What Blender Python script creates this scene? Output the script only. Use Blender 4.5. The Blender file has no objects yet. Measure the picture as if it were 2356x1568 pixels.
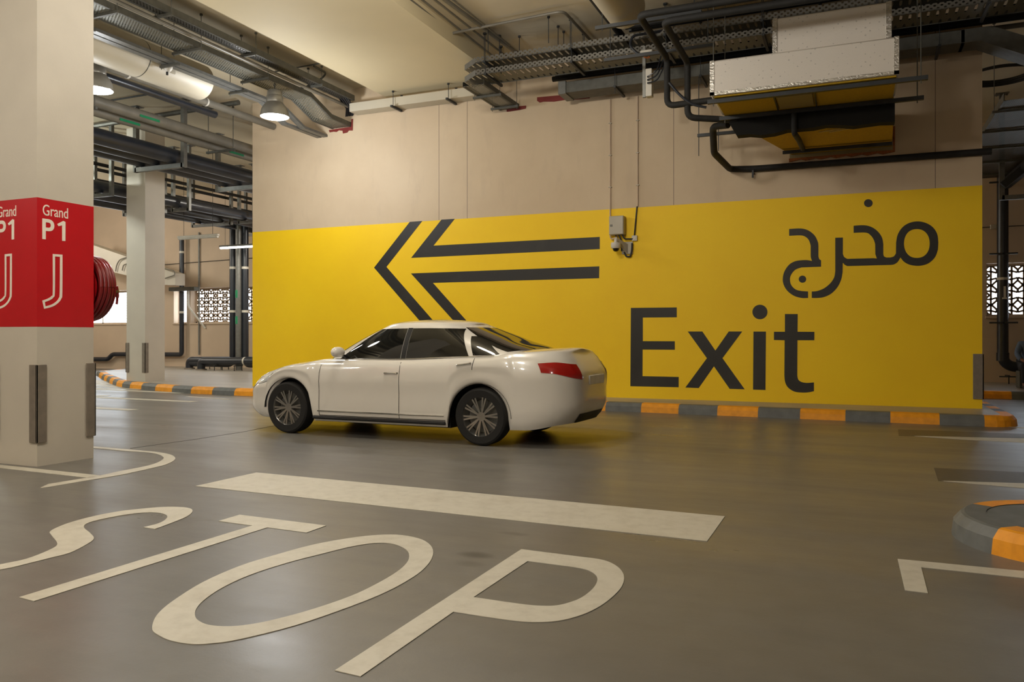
import bpy, math, random
from mathutils import Vector, Matrix
random.seed(7)
SC = bpy.context.scene
COL = SC.collection
PI = math.pi
# ------------------------------------------------------------------ camera
F = 1842.0; HX = 1178.0; HY = 773.0; CH = 1.30; TH = math.radians(23.13)
ct, st = math.cos(TH), math.sin(TH)
cd = bpy.data.cameras.new('camera'); cam = bpy.data.objects.new('camera', cd); COL.objects.link(cam)
cd.sensor_width = 36.0; cd.lens = F/2356*36.0; cd.shift_y = -(784-HY)/2356; cd.clip_end = 200
cam.location = (0, 0, CH); cam.rotation_euler = (PI/2, 0, TH)
SC.camera = cam
# ------------------------------------------------------------------ world, exposure
w = bpy.data.worlds.new('world'); SC.world = w; w.use_nodes = True
bg = w.node_tree.nodes['Background']; bg.inputs[0].default_value = (0.80, 0.90, 1.0, 1); bg.inputs[1].default_value = 8.5
SC.view_settings.view_transform = 'Standard'; SC.view_settings.look = 'None'
SC.view_settings.gamma = 1; SC.view_settings.exposure = 0.1; SC.view_settings.use_curve_mapping = False
LAMP_W = 130.0                                           # watts of a high bay lamp in view
WARM = (1.0, 0.945, 0.85)
def lamp(x, y, z, e, r=.28, c=WARM):
    l = bpy.data.lights.new('point_light', 'POINT'); l.energy = e; l.shadow_soft_size = r; l.color = c
    o = bpy.data.objects.new('point_light', l); COL.objects.link(o); o.location = (x, y, z); return o
# unseen point lights without lamp bodies, added to brighten walls, pillars and floor
for a_ in ((-4.8, 8.0, 5.5, 230), (-4.5, 2.0, 5.2, 380), (-13, 1, 5.2, 220), (2.5, -2.5, 4.6, 95), (-5, -4, 5.2, 330),
           (-20, 7, 5.2, 450, .3, (.93, 1.0, .93)), (-28, 13, 5.2, 300), (-19.5, 12, 5.2, 850, .3, (.93, 1.0, .93)), (-26, 18, 5.0, 260), (-9.5, 7.5, 4.6, 85), (-13.2, 20.5, 5.0, 380), (-5, 19, 5.2, 80)): lamp(*a_)
CAR_FRONT_X, CAR_Y = -7.92, 9.62
# ------------------------------------------------------------------ pixel ray -> point on a plane of the place
def P(px, py, X=None, Y=None, Z=None):
    u = (px-HX)/F; v = (HY-py)/F
    dx, dy, dz = u*ct-st, u*st+ct, v
    if X is not None: d = X/dx
    elif Y is not None: d = Y/dy
    else: d = (Z-CH)/dz
    return Vector((d*dx, d*dy, CH+d*dz))
def FL(px, py, z=0.0): return P(px, py, Z=z)
# ------------------------------------------------------------------ mesh builder
def wloc(o):
    v = Vector((0, 0, 0))
    while o: v = v+o.location; o = o.parent
    return v
class MB:
    def __init__(s): s.v = []; s.f = []; s.m = []; s.mi = 0
    def add(s, vs, fs):
        b = len(s.v); s.v += [Vector(p) for p in vs]
        for f in fs: s.f.append([b+i for i in f]); s.m.append(s.mi)
        return s
    def box(s, a, b):
        x0, y0, z0 = [min(a[i], b[i]) for i in range(3)]; x1, y1, z1 = [max(a[i], b[i]) for i in range(3)]
        return s.add([(x0,y0,z0),(x1,y0,z0),(x1,y1,z0),(x0,y1,z0),(x0,y0,z1),(x1,y0,z1),(x1,y1,z1),(x0,y1,z1)],
                     [(0,3,2,1),(4,5,6,7),(0,1,5,4),(1,2,6,5),(2,3,7,6),(3,0,4,7)])
    def cbox(s, c, d): return s.box([c[i]-d[i]/2 for i in range(3)], [c[i]+d[i]/2 for i in range(3)])
    def bbox(s, a, b, r=0.01):
        """box with chamfered vertical and horizontal edges"""
        x0, y0, z0 = [min(a[i], b[i]) for i in range(3)]; x1, y1, z1 = [max(a[i], b[i]) for i in range(3)]
        def ring(x0, y0, x1, y1, z, r): return [(x0+r,y0,z),(x1-r,y0,z),(x1,y0+r,z),(x1,y1-r,z),(x1-r,y1,z),(x0+r,y1,z),(x0,y1-r,z),(x0,y0+r,z)]
        R = [ring(x0+r,y0+r,x1-r,y1-r,z0,r), ring(x0,y0,x1,y1,z0+r,r), ring(x0,y0,x1,y1,z1-r,r), ring(x0+r,y0+r,x1-r,y1-r,z1,r)]
        vs = [p for q in R for p in q]; fs = [tuple(range(7,-1,-1)), tuple(range(24,32))]
        for k in range(3):
            for i in range(8): fs.append((8*k+i, 8*k+(i+1)%8, 8*k+8+(i+1)%8, 8*k+8+i))
        return s.add(vs, fs)
    def bar(s, p, q, wd, h, up=(0,0,1)):
        p = Vector(p); q = Vector(q); t = (q-p).normalized(); u = Vector(up)
        if abs(t.dot(u)) > .95: u = Vector((0,1,0))
        sd = t.cross(u).normalized()*wd/2; n = sd.cross(t).normalized()*h/2
        vs = [c+a*sd+b*n for c in (p, q) for a, b in ((-1,-1),(1,-1),(1,1),(-1,1))]
        return s.add(vs, [(0,1,2,3),(7,6,5,4),(0,4,5,1),(1,5,6,2),(2,6,7,3),(3,7,4,0)])
    def tube(s, pts, r, n=12, caps=True, bend=0.0, k=5):
        pts = [Vector(p) for p in pts]
        if bend: pts = fillet(pts, bend, k)
        rs = r if isinstance(r, (list, tuple)) else [r]*len(pts)
        if len(rs) != len(pts): rs = [rs[0]]*len(pts)
        b = len(s.v); N = len(pts); prev = None
        for i, p in enumerate(pts):
            t = (pts[min(i+1, N-1)]-pts[max(i-1, 0)]).normalized()
            if prev is None:
                a = Vector((0,0,1)) if abs(t.z) < .9 else Vector((0,1,0))
                u = t.cross(a).normalized()
            else:
                u = prev-t*prev.dot(t)
                u = u.normalized() if u.length > 1e-6 else t.orthogonal().normalized()
            prev = u; v = t.cross(u)
            for j in range(n):
                a = 2*PI*j/n; s.v.append(p+rs[i]*(math.cos(a)*u+math.sin(a)*v))
        for i in range(N-1):
            for j in range(n):
                s.f.append([b+i*n+j, b+i*n+(j+1)%n, b+(i+1)*n+(j+1)%n, b+(i+1)*n+j]); s.m.append(s.mi)
        if caps:
            s.f.append([b+j for j in range(n-1,-1,-1)]); s.m.append(s.mi)
            s.f.append([b+(N-1)*n+j for j in range(n)]); s.m.append(s.mi)
        return s
    def lathe(s, prof, c=(0,0,0), axis='Z', n=32, closed=False):
        b = len(s.v); c = Vector(c); M = len(prof)
        for r, h in prof:
            for j in range(n):
                a = 2*PI*j/n; x, y = r*math.cos(a), r*math.sin(a)
                q = {'Z': (x, y, h), 'Y': (x, h, y), 'X': (h, x, y)}[axis]
                s.v.append(c+Vector(q))
        for i in range(M if closed else M-1):
            for j in range(n):
                s.f.append([b+i*n+j, b+i*n+(j+1)%n, b+((i+1)%M)*n+(j+1)%n, b+((i+1)%M)*n+j]); s.m.append(s.mi)
        return s
    def ext(s, poly, d):
        """closed polygon (list of 3D points) extruded by vector d"""
        n = len(poly); d = Vector(d); vs = [Vector(p) for p in poly]+[Vector(p)+d for p in poly]
        return s.add(vs, [tuple(range(n-1,-1,-1)), tuple(range(n, 2*n))]+[(i, (i+1)%n, n+(i+1)%n, n+i) for i in range(n)])
    def build(s, name, mat, parent=None, smooth=35, origin=None):
        me = bpy.data.meshes.new(name)
        if parent is not None: off = wloc(parent)
        else:
            if origin is None:
                xs = [p.x for p in s.v]; ys = [p.y for p in s.v]; zs = [p.z for p in s.v]
                off = Vector(((min(xs)+max(xs))/2, (min(ys)+max(ys))/2, min(zs)))
            else: off = Vector(origin)
        me.from_pydata([p-off for p in s.v], [], s.f)
        mats = mat if isinstance(mat, (list, tuple)) else [mat]
        for m in mats: me.materials.append(m)
        if len(mats) > 1:
            for p, i in zip(me.polygons, s.m): p.material_index = i
        import bmesh
        bm = bmesh.new(); bm.from_mesh(me); bmesh.ops.recalc_face_normals(bm, faces=bm.faces); bm.to_mesh(me); bm.free()
        if smooth:
            for p in me.polygons: p.use_smooth = True
            me.set_sharp_from_angle(angle=math.radians(smooth))
        o = bpy.data.objects.new(name, me); COL.objects.link(o)
        if parent is not None: o.parent = parent
        else: o.location = off
        return o
def fillet(pts, r, k=5):
    out = [pts[0]]
    for i in range(1, len(pts)-1):
        a, b, c = pts[i-1], pts[i], pts[i+1]
        d1 = (a-b); d2 = (c-b); rr = min(r, d1.length*.48, d2.length*.48)
        p = b+d1.normalized()*rr; q = b+d2.normalized()*rr
        for j in range(k+1):
            t = j/k; out.append((1-t)**2*p+2*t*(1-t)*b+t*t*q)
    out.append(pts[-1]); return out
def tag(o, label=None, cat=None, group=None, kind=None):
    if label: o['label'] = label
    if cat: o['category'] = cat
    if group: o['group'] = group
    if kind: o['kind'] = kind
    return o
def empty(name, loc, label=None, cat=None, group=None):
    o = bpy.data.objects.new(name, None); COL.objects.link(o); o.location = loc; o.empty_display_size = .1
    return tag(o, label, cat, group)
def struct(o): o['kind'] = 'structure'; return o
def copy_tree(o, parent=None):
    c = o.copy(); COL.objects.link(c)
    if parent: c.parent = parent
    for ch in [x for x in bpy.data.objects if x.parent == o]: copy_tree(ch, c)
    return c
def smoothpts(pts, k=6, closed=True):
    """Catmull-Rom through 2D points; a point given as (x, y, 1) is a sharp corner"""
    n = len(pts); out = []
    rng = range(n if closed else n-1)
    for i in rng:
        p1, p2 = pts[i], pts[(i+1) % n]
        p0 = p1 if (len(p1) > 2 or (not closed and i == 0)) else pts[i-1]
        p3 = p2 if (len(p2) > 2 or (not closed and i == n-2)) else pts[(i+2) % n]
        for j in range(k):
            t = j/k
            out.append(tuple(.5*(2*p1[a]+(p2[a]-p0[a])*t+(2*p0[a]-5*p1[a]+4*p2[a]-p3[a])*t*t+(3*p1[a]-p0[a]-3*p2[a]+p3[a])*t**3) for a in (0, 1)))
    if not closed: out.append(tuple(pts[-1][:2]))
    return out
def flat(name, mat, loops, frame, thick, parent=None):
    """filled shape with holes: loops of 2D plane coordinates, frame maps (a, b, h) to the world"""
    cu = bpy.data.curves.new('tmp', 'CURVE'); cu.dimensions = '2D'; cu.fill_mode = 'BOTH'; cu.extrude = thick/2
    for L in loops:
        sp = cu.splines.new('POLY'); sp.points.add(len(L)-1)
        for i, p in enumerate(L): sp.points[i].co = (p[0], p[1], 0, 1)
        sp.use_cyclic_u = True
    return curve_to(name, cu, mat, frame, thick, parent)
def curve_to(name, cu, mat, frame, thick, parent=None, fit=None):
    ob = bpy.data.objects.new('tmp', cu); COL.objects.link(ob)
    dg = bpy.context.evaluated_depsgraph_get(); dg.update()
    me = bpy.data.meshes.new_from_object(ob.evaluated_get(dg))
    vs = [v.co.copy() for v in me.vertices]; fs = [list(p.vertices) for p in me.polygons]
    bpy.data.objects.remove(ob); bpy.data.curves.remove(cu); bpy.data.meshes.remove(me)
    if fit:
        x0, x1 = min(v.x for v in vs), max(v.x for v in vs); y0, y1 = min(v.y for v in vs), max(v.y for v in vs)
        for v in vs:
            v.x = fit[0]+(v.x-x0)/(x1-x0)*(fit[1]-fit[0]); v.y = fit[2]+(v.y-y0)/(y1-y0)*(fit[3]-fit[2])
    mb = MB(); mb.add([frame(v.x, v.y, v.z+thick/2) for v in vs], fs)
    return mb.build(name, mat, parent, smooth=0)
def text(name, body, mat, frame, fit, thick, parent=None, bold=0.0):
    cu = bpy.data.curves.new('tmp', 'FONT'); cu.body = body; cu.size = 1; cu.extrude = thick/2; cu.offset = bold
    return curve_to(name, cu, mat, frame, thick, parent, fit)
# ------------------------------------------------------------------ materials
def lin(c):
    return tuple((x/255/12.92 if x/255 <= .04045 else ((x/255+.055)/1.055)**2.4) for x in c)
class N:
    def __init__(s, name):
        s.m = bpy.data.materials.new(name); s.m.use_nodes = True; s.t = s.m.node_tree; s.b = s.t.nodes['Principled BSDF']
    def n(s, typ, **k):
        o = s.t.nodes.new(typ)
        for a, v in k.items(): setattr(o, a, v)
        return o
    def l(s, a, b): s.t.links.new(a, b)
    def math(s, op, a, b=None):
        o = s.n('ShaderNodeMath', operation=op)
        for i, q in enumerate((a, b)):
            if q is None: continue
            if isinstance(q, (int, float)): o.inputs[i].default_value = q
            else: s.l(q, o.inputs[i])
        return o.outputs[0]
    def mix(s, f, a, b):
        o = s.n('ShaderNodeMix', data_type='RGBA')
        if isinstance(f, (int, float)): o.inputs[0].default_value = f
        else: s.l(f, o.inputs[0])
        for i, q in ((6, a), (7, b)):
            if isinstance(q, tuple): o.inputs[i].default_value = (*q[:3], 1)
            else: s.l(q, o.inputs[i])
        return o.outputs[2]
    def noise(s, scale, detail=4, rough=.5, vec=None, sc=None):
        o = s.n('ShaderNodeTexNoise'); o.inputs['Scale'].default_value = scale; o.inputs['Detail'].default_value = detail; o.inputs['Roughness'].default_value = rough
        if vec is None: vec = s.geo()
        if sc:
            mp = s.n('ShaderNodeMapping'); mp.inputs['Scale'].default_value = sc; s.l(vec, mp.inputs[0]); vec = mp.outputs[0]
        s.l(vec, o.inputs['Vector']); return o.outputs['Fac']
    def geo(s):
        g = s.n('ShaderNodeNewGeometry'); return g.outputs['Position']
    def xyz(s, vec=None):
        o = s.n('ShaderNodeSeparateXYZ'); s.l(vec or s.geo(), o.inputs[0]); return o.outputs
    def ramp(s, f, lo, hi, a=0.0, b=1.0):
        o = s.n('ShaderNodeMapRange'); s.l(f, o.inputs[0])
        for i, q in enumerate((lo, hi, a, b)): o.inputs[i+1].default_value = q
        return o.outputs[0]
    def bump(s, h, st=.1, dist=.01):
        o = s.n('ShaderNodeBump'); o.inputs['Strength'].default_value = st; o.inputs['Distance'].default_value = dist
        s.l(h, o.inputs['Height']); s.l(o.outputs[0], s.b.inputs['Normal'])
    def set(s, rough=None, metal=None, spec=None, coat=None):
        if rough is not None: s.b.inputs['Roughness'].default_value = rough
        if metal is not None: s.b.inputs['Metallic'].default_value = metal
        if spec is not None: s.b.inputs['Specular IOR Level'].default_value = spec
        if coat is not None: s.b.inputs['Coat Weight'].default_value = coat; s.b.inputs['Coat Roughness'].default_value = .05
        return s
def simple(name, rgb, rough=.5, metal=0, var=.12, scale=6, coat=None, bump=0, spec=None):
    k = N(name); c = lin(rgb); f = k.ramp(k.noise(scale), .3, .7)
    k.l(k.mix(f, tuple(x*(1-var) for x in c), tuple(min(1, x*(1+var)) for x in c)), k.b.inputs['Base Color'])
    k.set(rough, metal, spec, coat)
    if bump: k.bump(k.noise(60, 3), bump, .004)
    return k.m
def emit(name, rgb, s):
    k = N(name); k.b.inputs['Base Color'].default_value = (*rgb, 1); k.b.inputs['Emission Color'].default_value = (*rgb, 1); k.b.inputs['Emission Strength'].default_value = s
    return k.m
def perforated(name, rgb, ax, pa, pb, thr, metal=.6, rough=.5):
    """sheet metal with a staggered grid of real (transparent) holes; ax: the two axes of the sheet"""
    k = N(name); c = lin(rgb); k.b.inputs['Base Color'].default_value = (*c, 1); k.set(rough, metal)
    x = k.xyz()
    a = k.math('SINE', k.math('MULTIPLY', x[ax[0]], 2*PI/pa)); b = k.math('SINE', k.math('MULTIPLY', x[ax[1]], 2*PI/pb))
    hole = k.math('GREATER_THAN', k.math('MULTIPLY', a, b), thr)
    k.l(k.math('SUBTRACT', 1.0, hole), k.b.inputs['Alpha']); return k.m
M = {}
# floor: worn dark grey epoxy, glossy
k = N('grey epoxy floor'); f1 = k.noise(.35, 6, .6); f2 = k.noise(5, 5, .6); f3 = k.noise(1.2, 6, .65, sc=(.25, 1.4, 1))
base = k.mix(k.ramp(f1, .35, .65), lin((110, 107, 102)), lin((122, 119, 113)))
base = k.mix(k.ramp(f2, .3, .75, 0, .35), base, lin((92, 89, 84)))
def stain(b0, cx_, cy_, rx, ry, amt):
    x_ = k.xyz(); wob = k.math('MULTIPLY', k.noise(7, 4), .8)
    dx_ = k.math('DIVIDE', k.math('SUBTRACT', x_[0], cx_), rx); dy_ = k.math('DIVIDE', k.math('SUBTRACT', x_[1], cy_), ry)
    d2_ = k.math('ADD', k.math('ADD', k.math('MULTIPLY', dx_, dx_), k.math('MULTIPLY', dy_, dy_)), wob)
    return k.mix(k.ramp(d2_, .2, 1.5, amt, 0), b0, lin((40, 34, 26)))
for q_, rx_, ry_, am in ((FL(1095, 1276), .13, .07, .75), (FL(1080, 1296), .1, .06, .35), (FL(1182, 1227), .12, .05, .5)): base = stain(base, q_.x, q_.y, rx_, ry_, am)
k.l(base, k.b.inputs['Base Color']); k.l(k.ramp(f3, .3, .7, .27, .42), k.b.inputs['Roughness']); k.set(spec=.45)
k.bump(k.noise(45, 4, .7), .12, .004); M['floor'] = k.m
k = N('grey walkway screed'); f1 = k.noise(1.5, 6, .6, sc=(.4, 1.4, 1))
k.l(k.mix(k.ramp(f1, .35, .65), lin((150, 143, 132)), lin((172, 164, 151))), k.b.inputs['Base Color']); k.set(.38); k.bump(k.noise(40, 4), .15, .004); M['walk'] = k.m
k = N('white floor paint'); f1 = k.noise(9, 6, .65); f2 = k.noise(2.2, 5, .6)
c = k.mix(k.ramp(f1, .45, .8, 0, .5), lin((205, 200, 186)), lin((165, 158, 142))); c = k.mix(k.ramp(f2, .52, .75, 0, .35), c, lin((170, 160, 140)))
k.l(c, k.b.inputs['Base Color']); k.set(.5); k.bump(k.noise(120, 3), .1, .002); M['mark'] = k.m
M['patch'] = simple('black-out floor paint', (84, 79, 74), .45, scale=20)
# exit wall: beige over yellow
k = N('beige and yellow wall paint'); x = k.xyz(); f1 = k.noise(.8, 6, .6); f2 = k.noise(4, 5, .6, sc=(1, 1, .3))
be = k.mix(k.ramp(f1, .3, .7), lin((200, 178, 147)), lin((211, 190, 159)))
be = k.mix(k.ramp(f2, .55, .8, 0, .25), be, lin((170, 150, 130)))
ye = k.mix(k.ramp(f1, .3, .7), lin((251, 205, 0)), lin((255, 213, 0)))
be0 = be
for sx in (P(1010, 400, Y=14.59).x, P(1075, 400, Y=14.59).x, P(1550, 400, Y=14.59).x, P(2152, 300, Y=14.59).x):
    be = k.mix(k.math('COMPARE', x[0], sx), be, lin((140, 122, 105))); be.node.inputs[0].links[0].from_node.inputs[2].default_value = .006
k.l(k.mix(k.math('GREATER_THAN', x[2], 3.69), ye, be), k.b.inputs['Base Color']); k.set(.62); k.bump(k.noise(30, 5, .6), .12, .004); M['exitwall'] = k.m
M['beige'] = simple('beige wall paint', (196, 174, 150), .7, var=.07, scale=.9, bump=.1)
M['ramp'] = simple('pale ramp concrete', (198, 190, 176), .75, var=.06, scale=1)
k = N('painted ceiling'); f1 = k.noise(.5, 6, .6)
k.l(k.mix(k.ramp(f1, .3, .7), lin((196, 184, 158)), lin((212, 200, 174))), k.b.inputs['Base Color']); k.set(.75); k.bump(k.noise(12, 5), .1, .006); M['ceil'] = k.m
M['beam'] = simple('painted beam', (222, 208, 172), .75, var=.03, scale=.7)
M['pillar'] = simple('off-white pillar paint', (202, 194, 180), .55, var=.04, scale=2, bump=.15)
M['red'] = simple('red band paint', (196, 24, 34), .32, var=.04, scale=3)
M['white'] = simple('white lettering', (244, 234, 220), .5, var=.03)
M['guard'] = simple('grey rubber guard', (126, 116, 104), .6, var=.12, scale=12)
k = N('black wall paint'); f1 = k.noise(160, 3, .7); f2 = k.noise(.9, 4, .6)
k.l(k.mix(k.math('MULTIPLY', k.ramp(f1, .5, .7, 0, .8), k.ramp(f2, .52, .72)), lin((34, 31, 25)), lin((105, 101, 94))), k.b.inputs['Base Color']); k.set(.5); M['black'] = k.m
M['korange'] = simple('orange kerb paint', (244, 160, 26), .55, var=.12, scale=9, bump=.2)
M['kgrey'] = simple('grey kerb paint', (104, 106, 104), .55, var=.14, scale=9, bump=.2)
M['galv'] = simple('galvanised steel', (118, 118, 114), .45, .6, var=.12, scale=12)
M['galvd'] = simple('dusty galvanised steel', (92, 91, 84), .55, .4, var=.18, scale=8)
M['dark'] = simple('dark steel', (52, 54, 56), .5, .3)
M['bpipe'] = simple('black plastic pipe', (36, 40, 48), .32, 0, var=.2, scale=3)
M['insul'] = simple('black pipe insulation', (30, 29, 27), .75, 0, var=.3, scale=10, bump=.5)
M['gpipe'] = simple('dusty grey pipe', (120, 116, 106), .5, .2, var=.14, scale=3)
M['wduct'] = simple('white painted duct', (190, 181, 160), .5, 0, var=.04, scale=1.5)
M['foil'] = None
k = N('white foil insulation'); x = k.xyz()
a = k.math('SINE', k.math('MULTIPLY', x[0], 2*PI/.11)); b = k.math('SINE', k.math('MULTIPLY', x[2], 2*PI/.1))
dots = k.math('GREATER_THAN', k.math('MULTIPLY', k.math('MULTIPLY', a, b), k.ramp(k.noise(30, 2), .35, .6)), .80)
k.l(k.mix(k.math('MULTIPLY', dots, .4), lin((222, 215, 205)), lin((120, 118, 116))), k.b.inputs['Base Color']); k.set(.45); k.bump(k.noise(14, 5, .65), .25, .01); M['foil'] = k.m
k = N('silver foil tape'); k.l(k.mix(k.noise(50), lin((150, 148, 140)), lin((225, 222, 215))), k.b.inputs['Base Color']); k.set(.25, .8); k.bump(k.noise(40, 4), .8, .01); M['tape'] = k.m
M['ywool'] = simple('yellow board insulation', (186, 150, 18), .8, var=.1, scale=30, bump=.4)
M['tan'] = simple('tan access panel', (140, 124, 84), .6, var=.05)
M['felt'] = simple('black felt insulation', (14, 12, 7), .95, var=.2)
M['hose'] = simple('red fire hose rubber', (120, 22, 26), .35, 0, var=.15, scale=6)
M['brass'] = simple('brass nozzle', (150, 120, 80), .3, .9)
M['firestop'] = simple('red firestop sealant', (120, 34, 26), .6, var=.1)
M['brick'] = simple('raw brick edge', (150, 88, 40), .9, var=.3, scale=30)
M['cream'] = simple('cream plastic', (205, 200, 188), .45, var=.03)
M['greybox'] = simple('grey enamel', (176, 168, 150), .4, var=.03)
M['green'] = simple('green pipe sticker', (20, 130, 84), .5)
M['amber'] = simple('orange plastic', (226, 120, 30), .5)
M['lampbody'] = simple('grey lamp housing', (150, 148, 142), .35, .5)
M['car'] = simple('white car paint', (226, 222, 214), .25, 0, var=.01, coat=1.0)
M['glass'] = simple('dark tinted glass', (22, 22, 20), .04, 0, var=.02, spec=.6)
M['tyre'] = simple('tyre rubber', (26, 25, 24), .8)
M['alloy'] = simple('silver alloy', (176, 174, 170), .25, .9)
M['chrome'] = simple('chrome', (210, 210, 208), .1, 1)
M['trim'] = simple('black plastic trim', (22, 22, 22), .5)
M['tail'] = simple('red tail lamp', (170, 20, 16), .15, coat=1)
M['lens'] = simple('clear head lamp lens', (200, 206, 210), .08, .3, coat=1)
M['plate'] = simple('number plate white', (225, 225, 220), .4)
M['mesh'] = perforated('perforated tray sheet', (128, 128, 118), (0, 1), .075, .05, .25)
M['slotx'] = perforated('slotted tray lip', (112, 110, 104), (0, 2), .09, .07, .35)
M['sloty'] = perforated('slotted tray side', (140, 138, 128), (1, 2), .09, .07, .45)
M['ribs'] = perforated('ribbed tray floor', (112, 110, 98), (0, 1), .12, .8, .55)
M['meshd'] = perforated('dark perforated tray', (86, 84, 78), (0, 1), .06, .06, .3)
M['lampglow'] = emit('high bay lamp glow', (1.0, .97, .93), 14)
M['tubeglow'] = emit('fluorescent tube glow', (1.0, .96, .86), 9)
M['tubeoff'] = simple('unlit tube diffuser', (200, 198, 190), .4)
M['skin'] = simple('brown skin', (120, 82, 60), .55)
M['shirt'] = simple('grey blue shirt', (88, 104, 130), .8)
M['trousers'] = simple('dark trousers', (24, 25, 32), .85)
M['shoe'] = simple('brown shoe', (58, 46, 40), .6)
M['hair'] = simple('black hair', (14, 12, 12), .8)
M['louvre'] = simple('white louvre blade', (232, 230, 222), .5)
M['grille'] = simple('brown cast lattice', (150, 128, 104), .8)

WY = 14.59            # front face of the exit wall
WX0, WX1 = P(581, 700, Y=WY).x, P(2260, 700, Y=WY).x
BY = 23.1             # back wall
KZ = .15              # kerb height
CZ = 6.65             # upper ceiling
# ================================================================== SETTING
struct(MB().box((-32, -9, -.3), (16, 24, 0)).build('floor', M['floor'], smooth=0))
c = MB().box((-32, -9, CZ), (16, 24, CZ+.3)); struct(c.build('ceiling', M['ceil'], smooth=0))
for i, (x0, x1) in enumerate(((-9.12, -6.4),)):
    struct(MB().box((x0, -9, 6.36), (x1, WY, CZ)).build('ceiling_beam', M['beam'], smooth=0))
struct(MB().box((-32.3, -9, -.3), (-32, 24, CZ+.3)).build('wall_left', M['beige'], smooth=0))
struct(MB().box((16, -9, -.3), (16.3, 24, CZ+.3)).build('wall_right', M['beige'], smooth=0))
struct(MB().box((-32, -9.3, -.3), (16, -9, CZ+.3)).build('wall_rear', M['beige'], smooth=0))
struct(MB().box((WX0, WY, KZ), (WX1, WY+.3, CZ)).build('wall_exit', M['exitwall'], smooth=0))
# back wall with window openings
wins = [(-29.6, -24.9, 'louvre'), (-23.95, -23.3, 'louvre'), (-23.1, -19.4, 'grille'), (-17, -13, 'grille'), (-9, -5, 'grille'), (-2.5, 1.5, 'grille'), (3.05, 7.2, 'grille'), (9, 13, 'grille')]  # unseen grille windows behind the exit wall and far right are added for daylight
WZ0, WZ1 = 1.80, 3.12
mb = MB(); xs = -32
for (a, b, kd) in wins:
    mb.box((xs, BY, 0), (a, BY+.35, CZ)); xs = b
mb.box((xs, BY, 0), (16, BY+.35, CZ))
for (a, b, kd) in wins:
    mb.box((a, BY, 0), (b, BY+.35, WZ0)); mb.box((a, BY, WZ1), (b, BY+.35, CZ))
struct(mb.build('wall_back', M['beige'], smooth=0))
def lattice(x0, x1, z0, z1, y):
    mb = MB(); h = (z1-z0)/2.5; R = .014
    def seg(a, b):
        mb.bar((a[0], y, a[1]), (b[0], y, b[1]), .05, .029, up=(0, 1, 0))
    nx = int(math.ceil((x1-x0)/h)); hx = (x1-x0)/nx
    cl = lambda p: (min(max(p[0], x0), x1), min(max(p[1], z0), z1))
    for i in range(nx):
        for j in range(3):
            cx = x0+(i+.5)*hx; cz = z0+(j+.5)*h
            if cz > z1: cz = z1
            r = .23*h; q = .13*h
            D = [(cx-r, cz), (cx, cz+r), (cx+r, cz), (cx, cz-r)]
            for a in range(4): seg(cl(D[a]), cl(D[(a+1) % 4]))
            for sx, sz in ((1, 0), (-1, 0), (0, 1), (0, -1)):
                seg(cl((cx+sx*r, cz+sz*r)), cl((cx+sx*(.5*hx-q*abs(sx)), cz+sz*(.5*h-q*abs(sz)))))
            for s1 in (1, -1):
                seg(cl((cx+s1*.29*hx, cz-.5*h)), cl((cx+s1*.29*hx, cz+.5*h)))
                for s2 in (1, -1):
                    seg(cl((cx+s1*.5*hx, cz+s2*(.5*h-q))), cl((cx+s1*(.5*hx-q), cz+s2*.5*h)))
                    seg(cl((cx+s1*.29*hx, cz+s2*.29*h)), cl((cx+s1*.5*hx, cz+s2*.29*h)))
                    seg(cl((cx+s1*.29*hx, cz+s2*.29*h)), cl((cx, cz+s2*(.5*h-q))))
                    seg(cl((cx+s1*(.5*hx-q), cz)), cl((cx+s1*.5*hx, cz+s2*q)))
    return mb
for i, (a, b, kd) in enumerate(wins):
    root = empty('window_%d' % (i+1), (a/2+b/2, BY+.3, WZ0)); struct(root)
    fr = MB()
    for (p, q) in (((a, WZ0), (b, WZ0+.05)), ((a, WZ1-.05), (b, WZ1)), ((a, WZ0), (a+.05, WZ1)), ((b-.05, WZ0), (b, WZ1))):
        fr.box((p[0], BY+.27, p[1]), (q[0], BY+.33, q[1]))
    fr.build('window_frame', M['beige'], root, smooth=0)
    MB().bbox((a-.03, BY-.05, WZ0-.06), (b+.03, BY+.1, WZ0), .01).build('window_sill', M['beige'], root, smooth=0)
    if kd == 'grille': lattice(a+.04, b-.04, WZ0+.04, WZ1-.04, BY+.3).build('grille', M['grille'], root, smooth=0)
    else:
        lo = MB(); z = WZ0+.1
        while z < WZ1-.05:
            lo.bar((a+.05, BY+.3, z), (b-.05, BY+.3, z), .05, .008, up=(0, -.6, 1)); z += .105
        if b-a > 2:
            for xx in (a+(b-a)*.33, a+(b-a)*.66): lo.box((xx-.03, BY+.27, WZ0), (xx+.03, BY+.33, WZ1))
        lo.build('louvre', M['louvre'], root, smooth=0)
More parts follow.
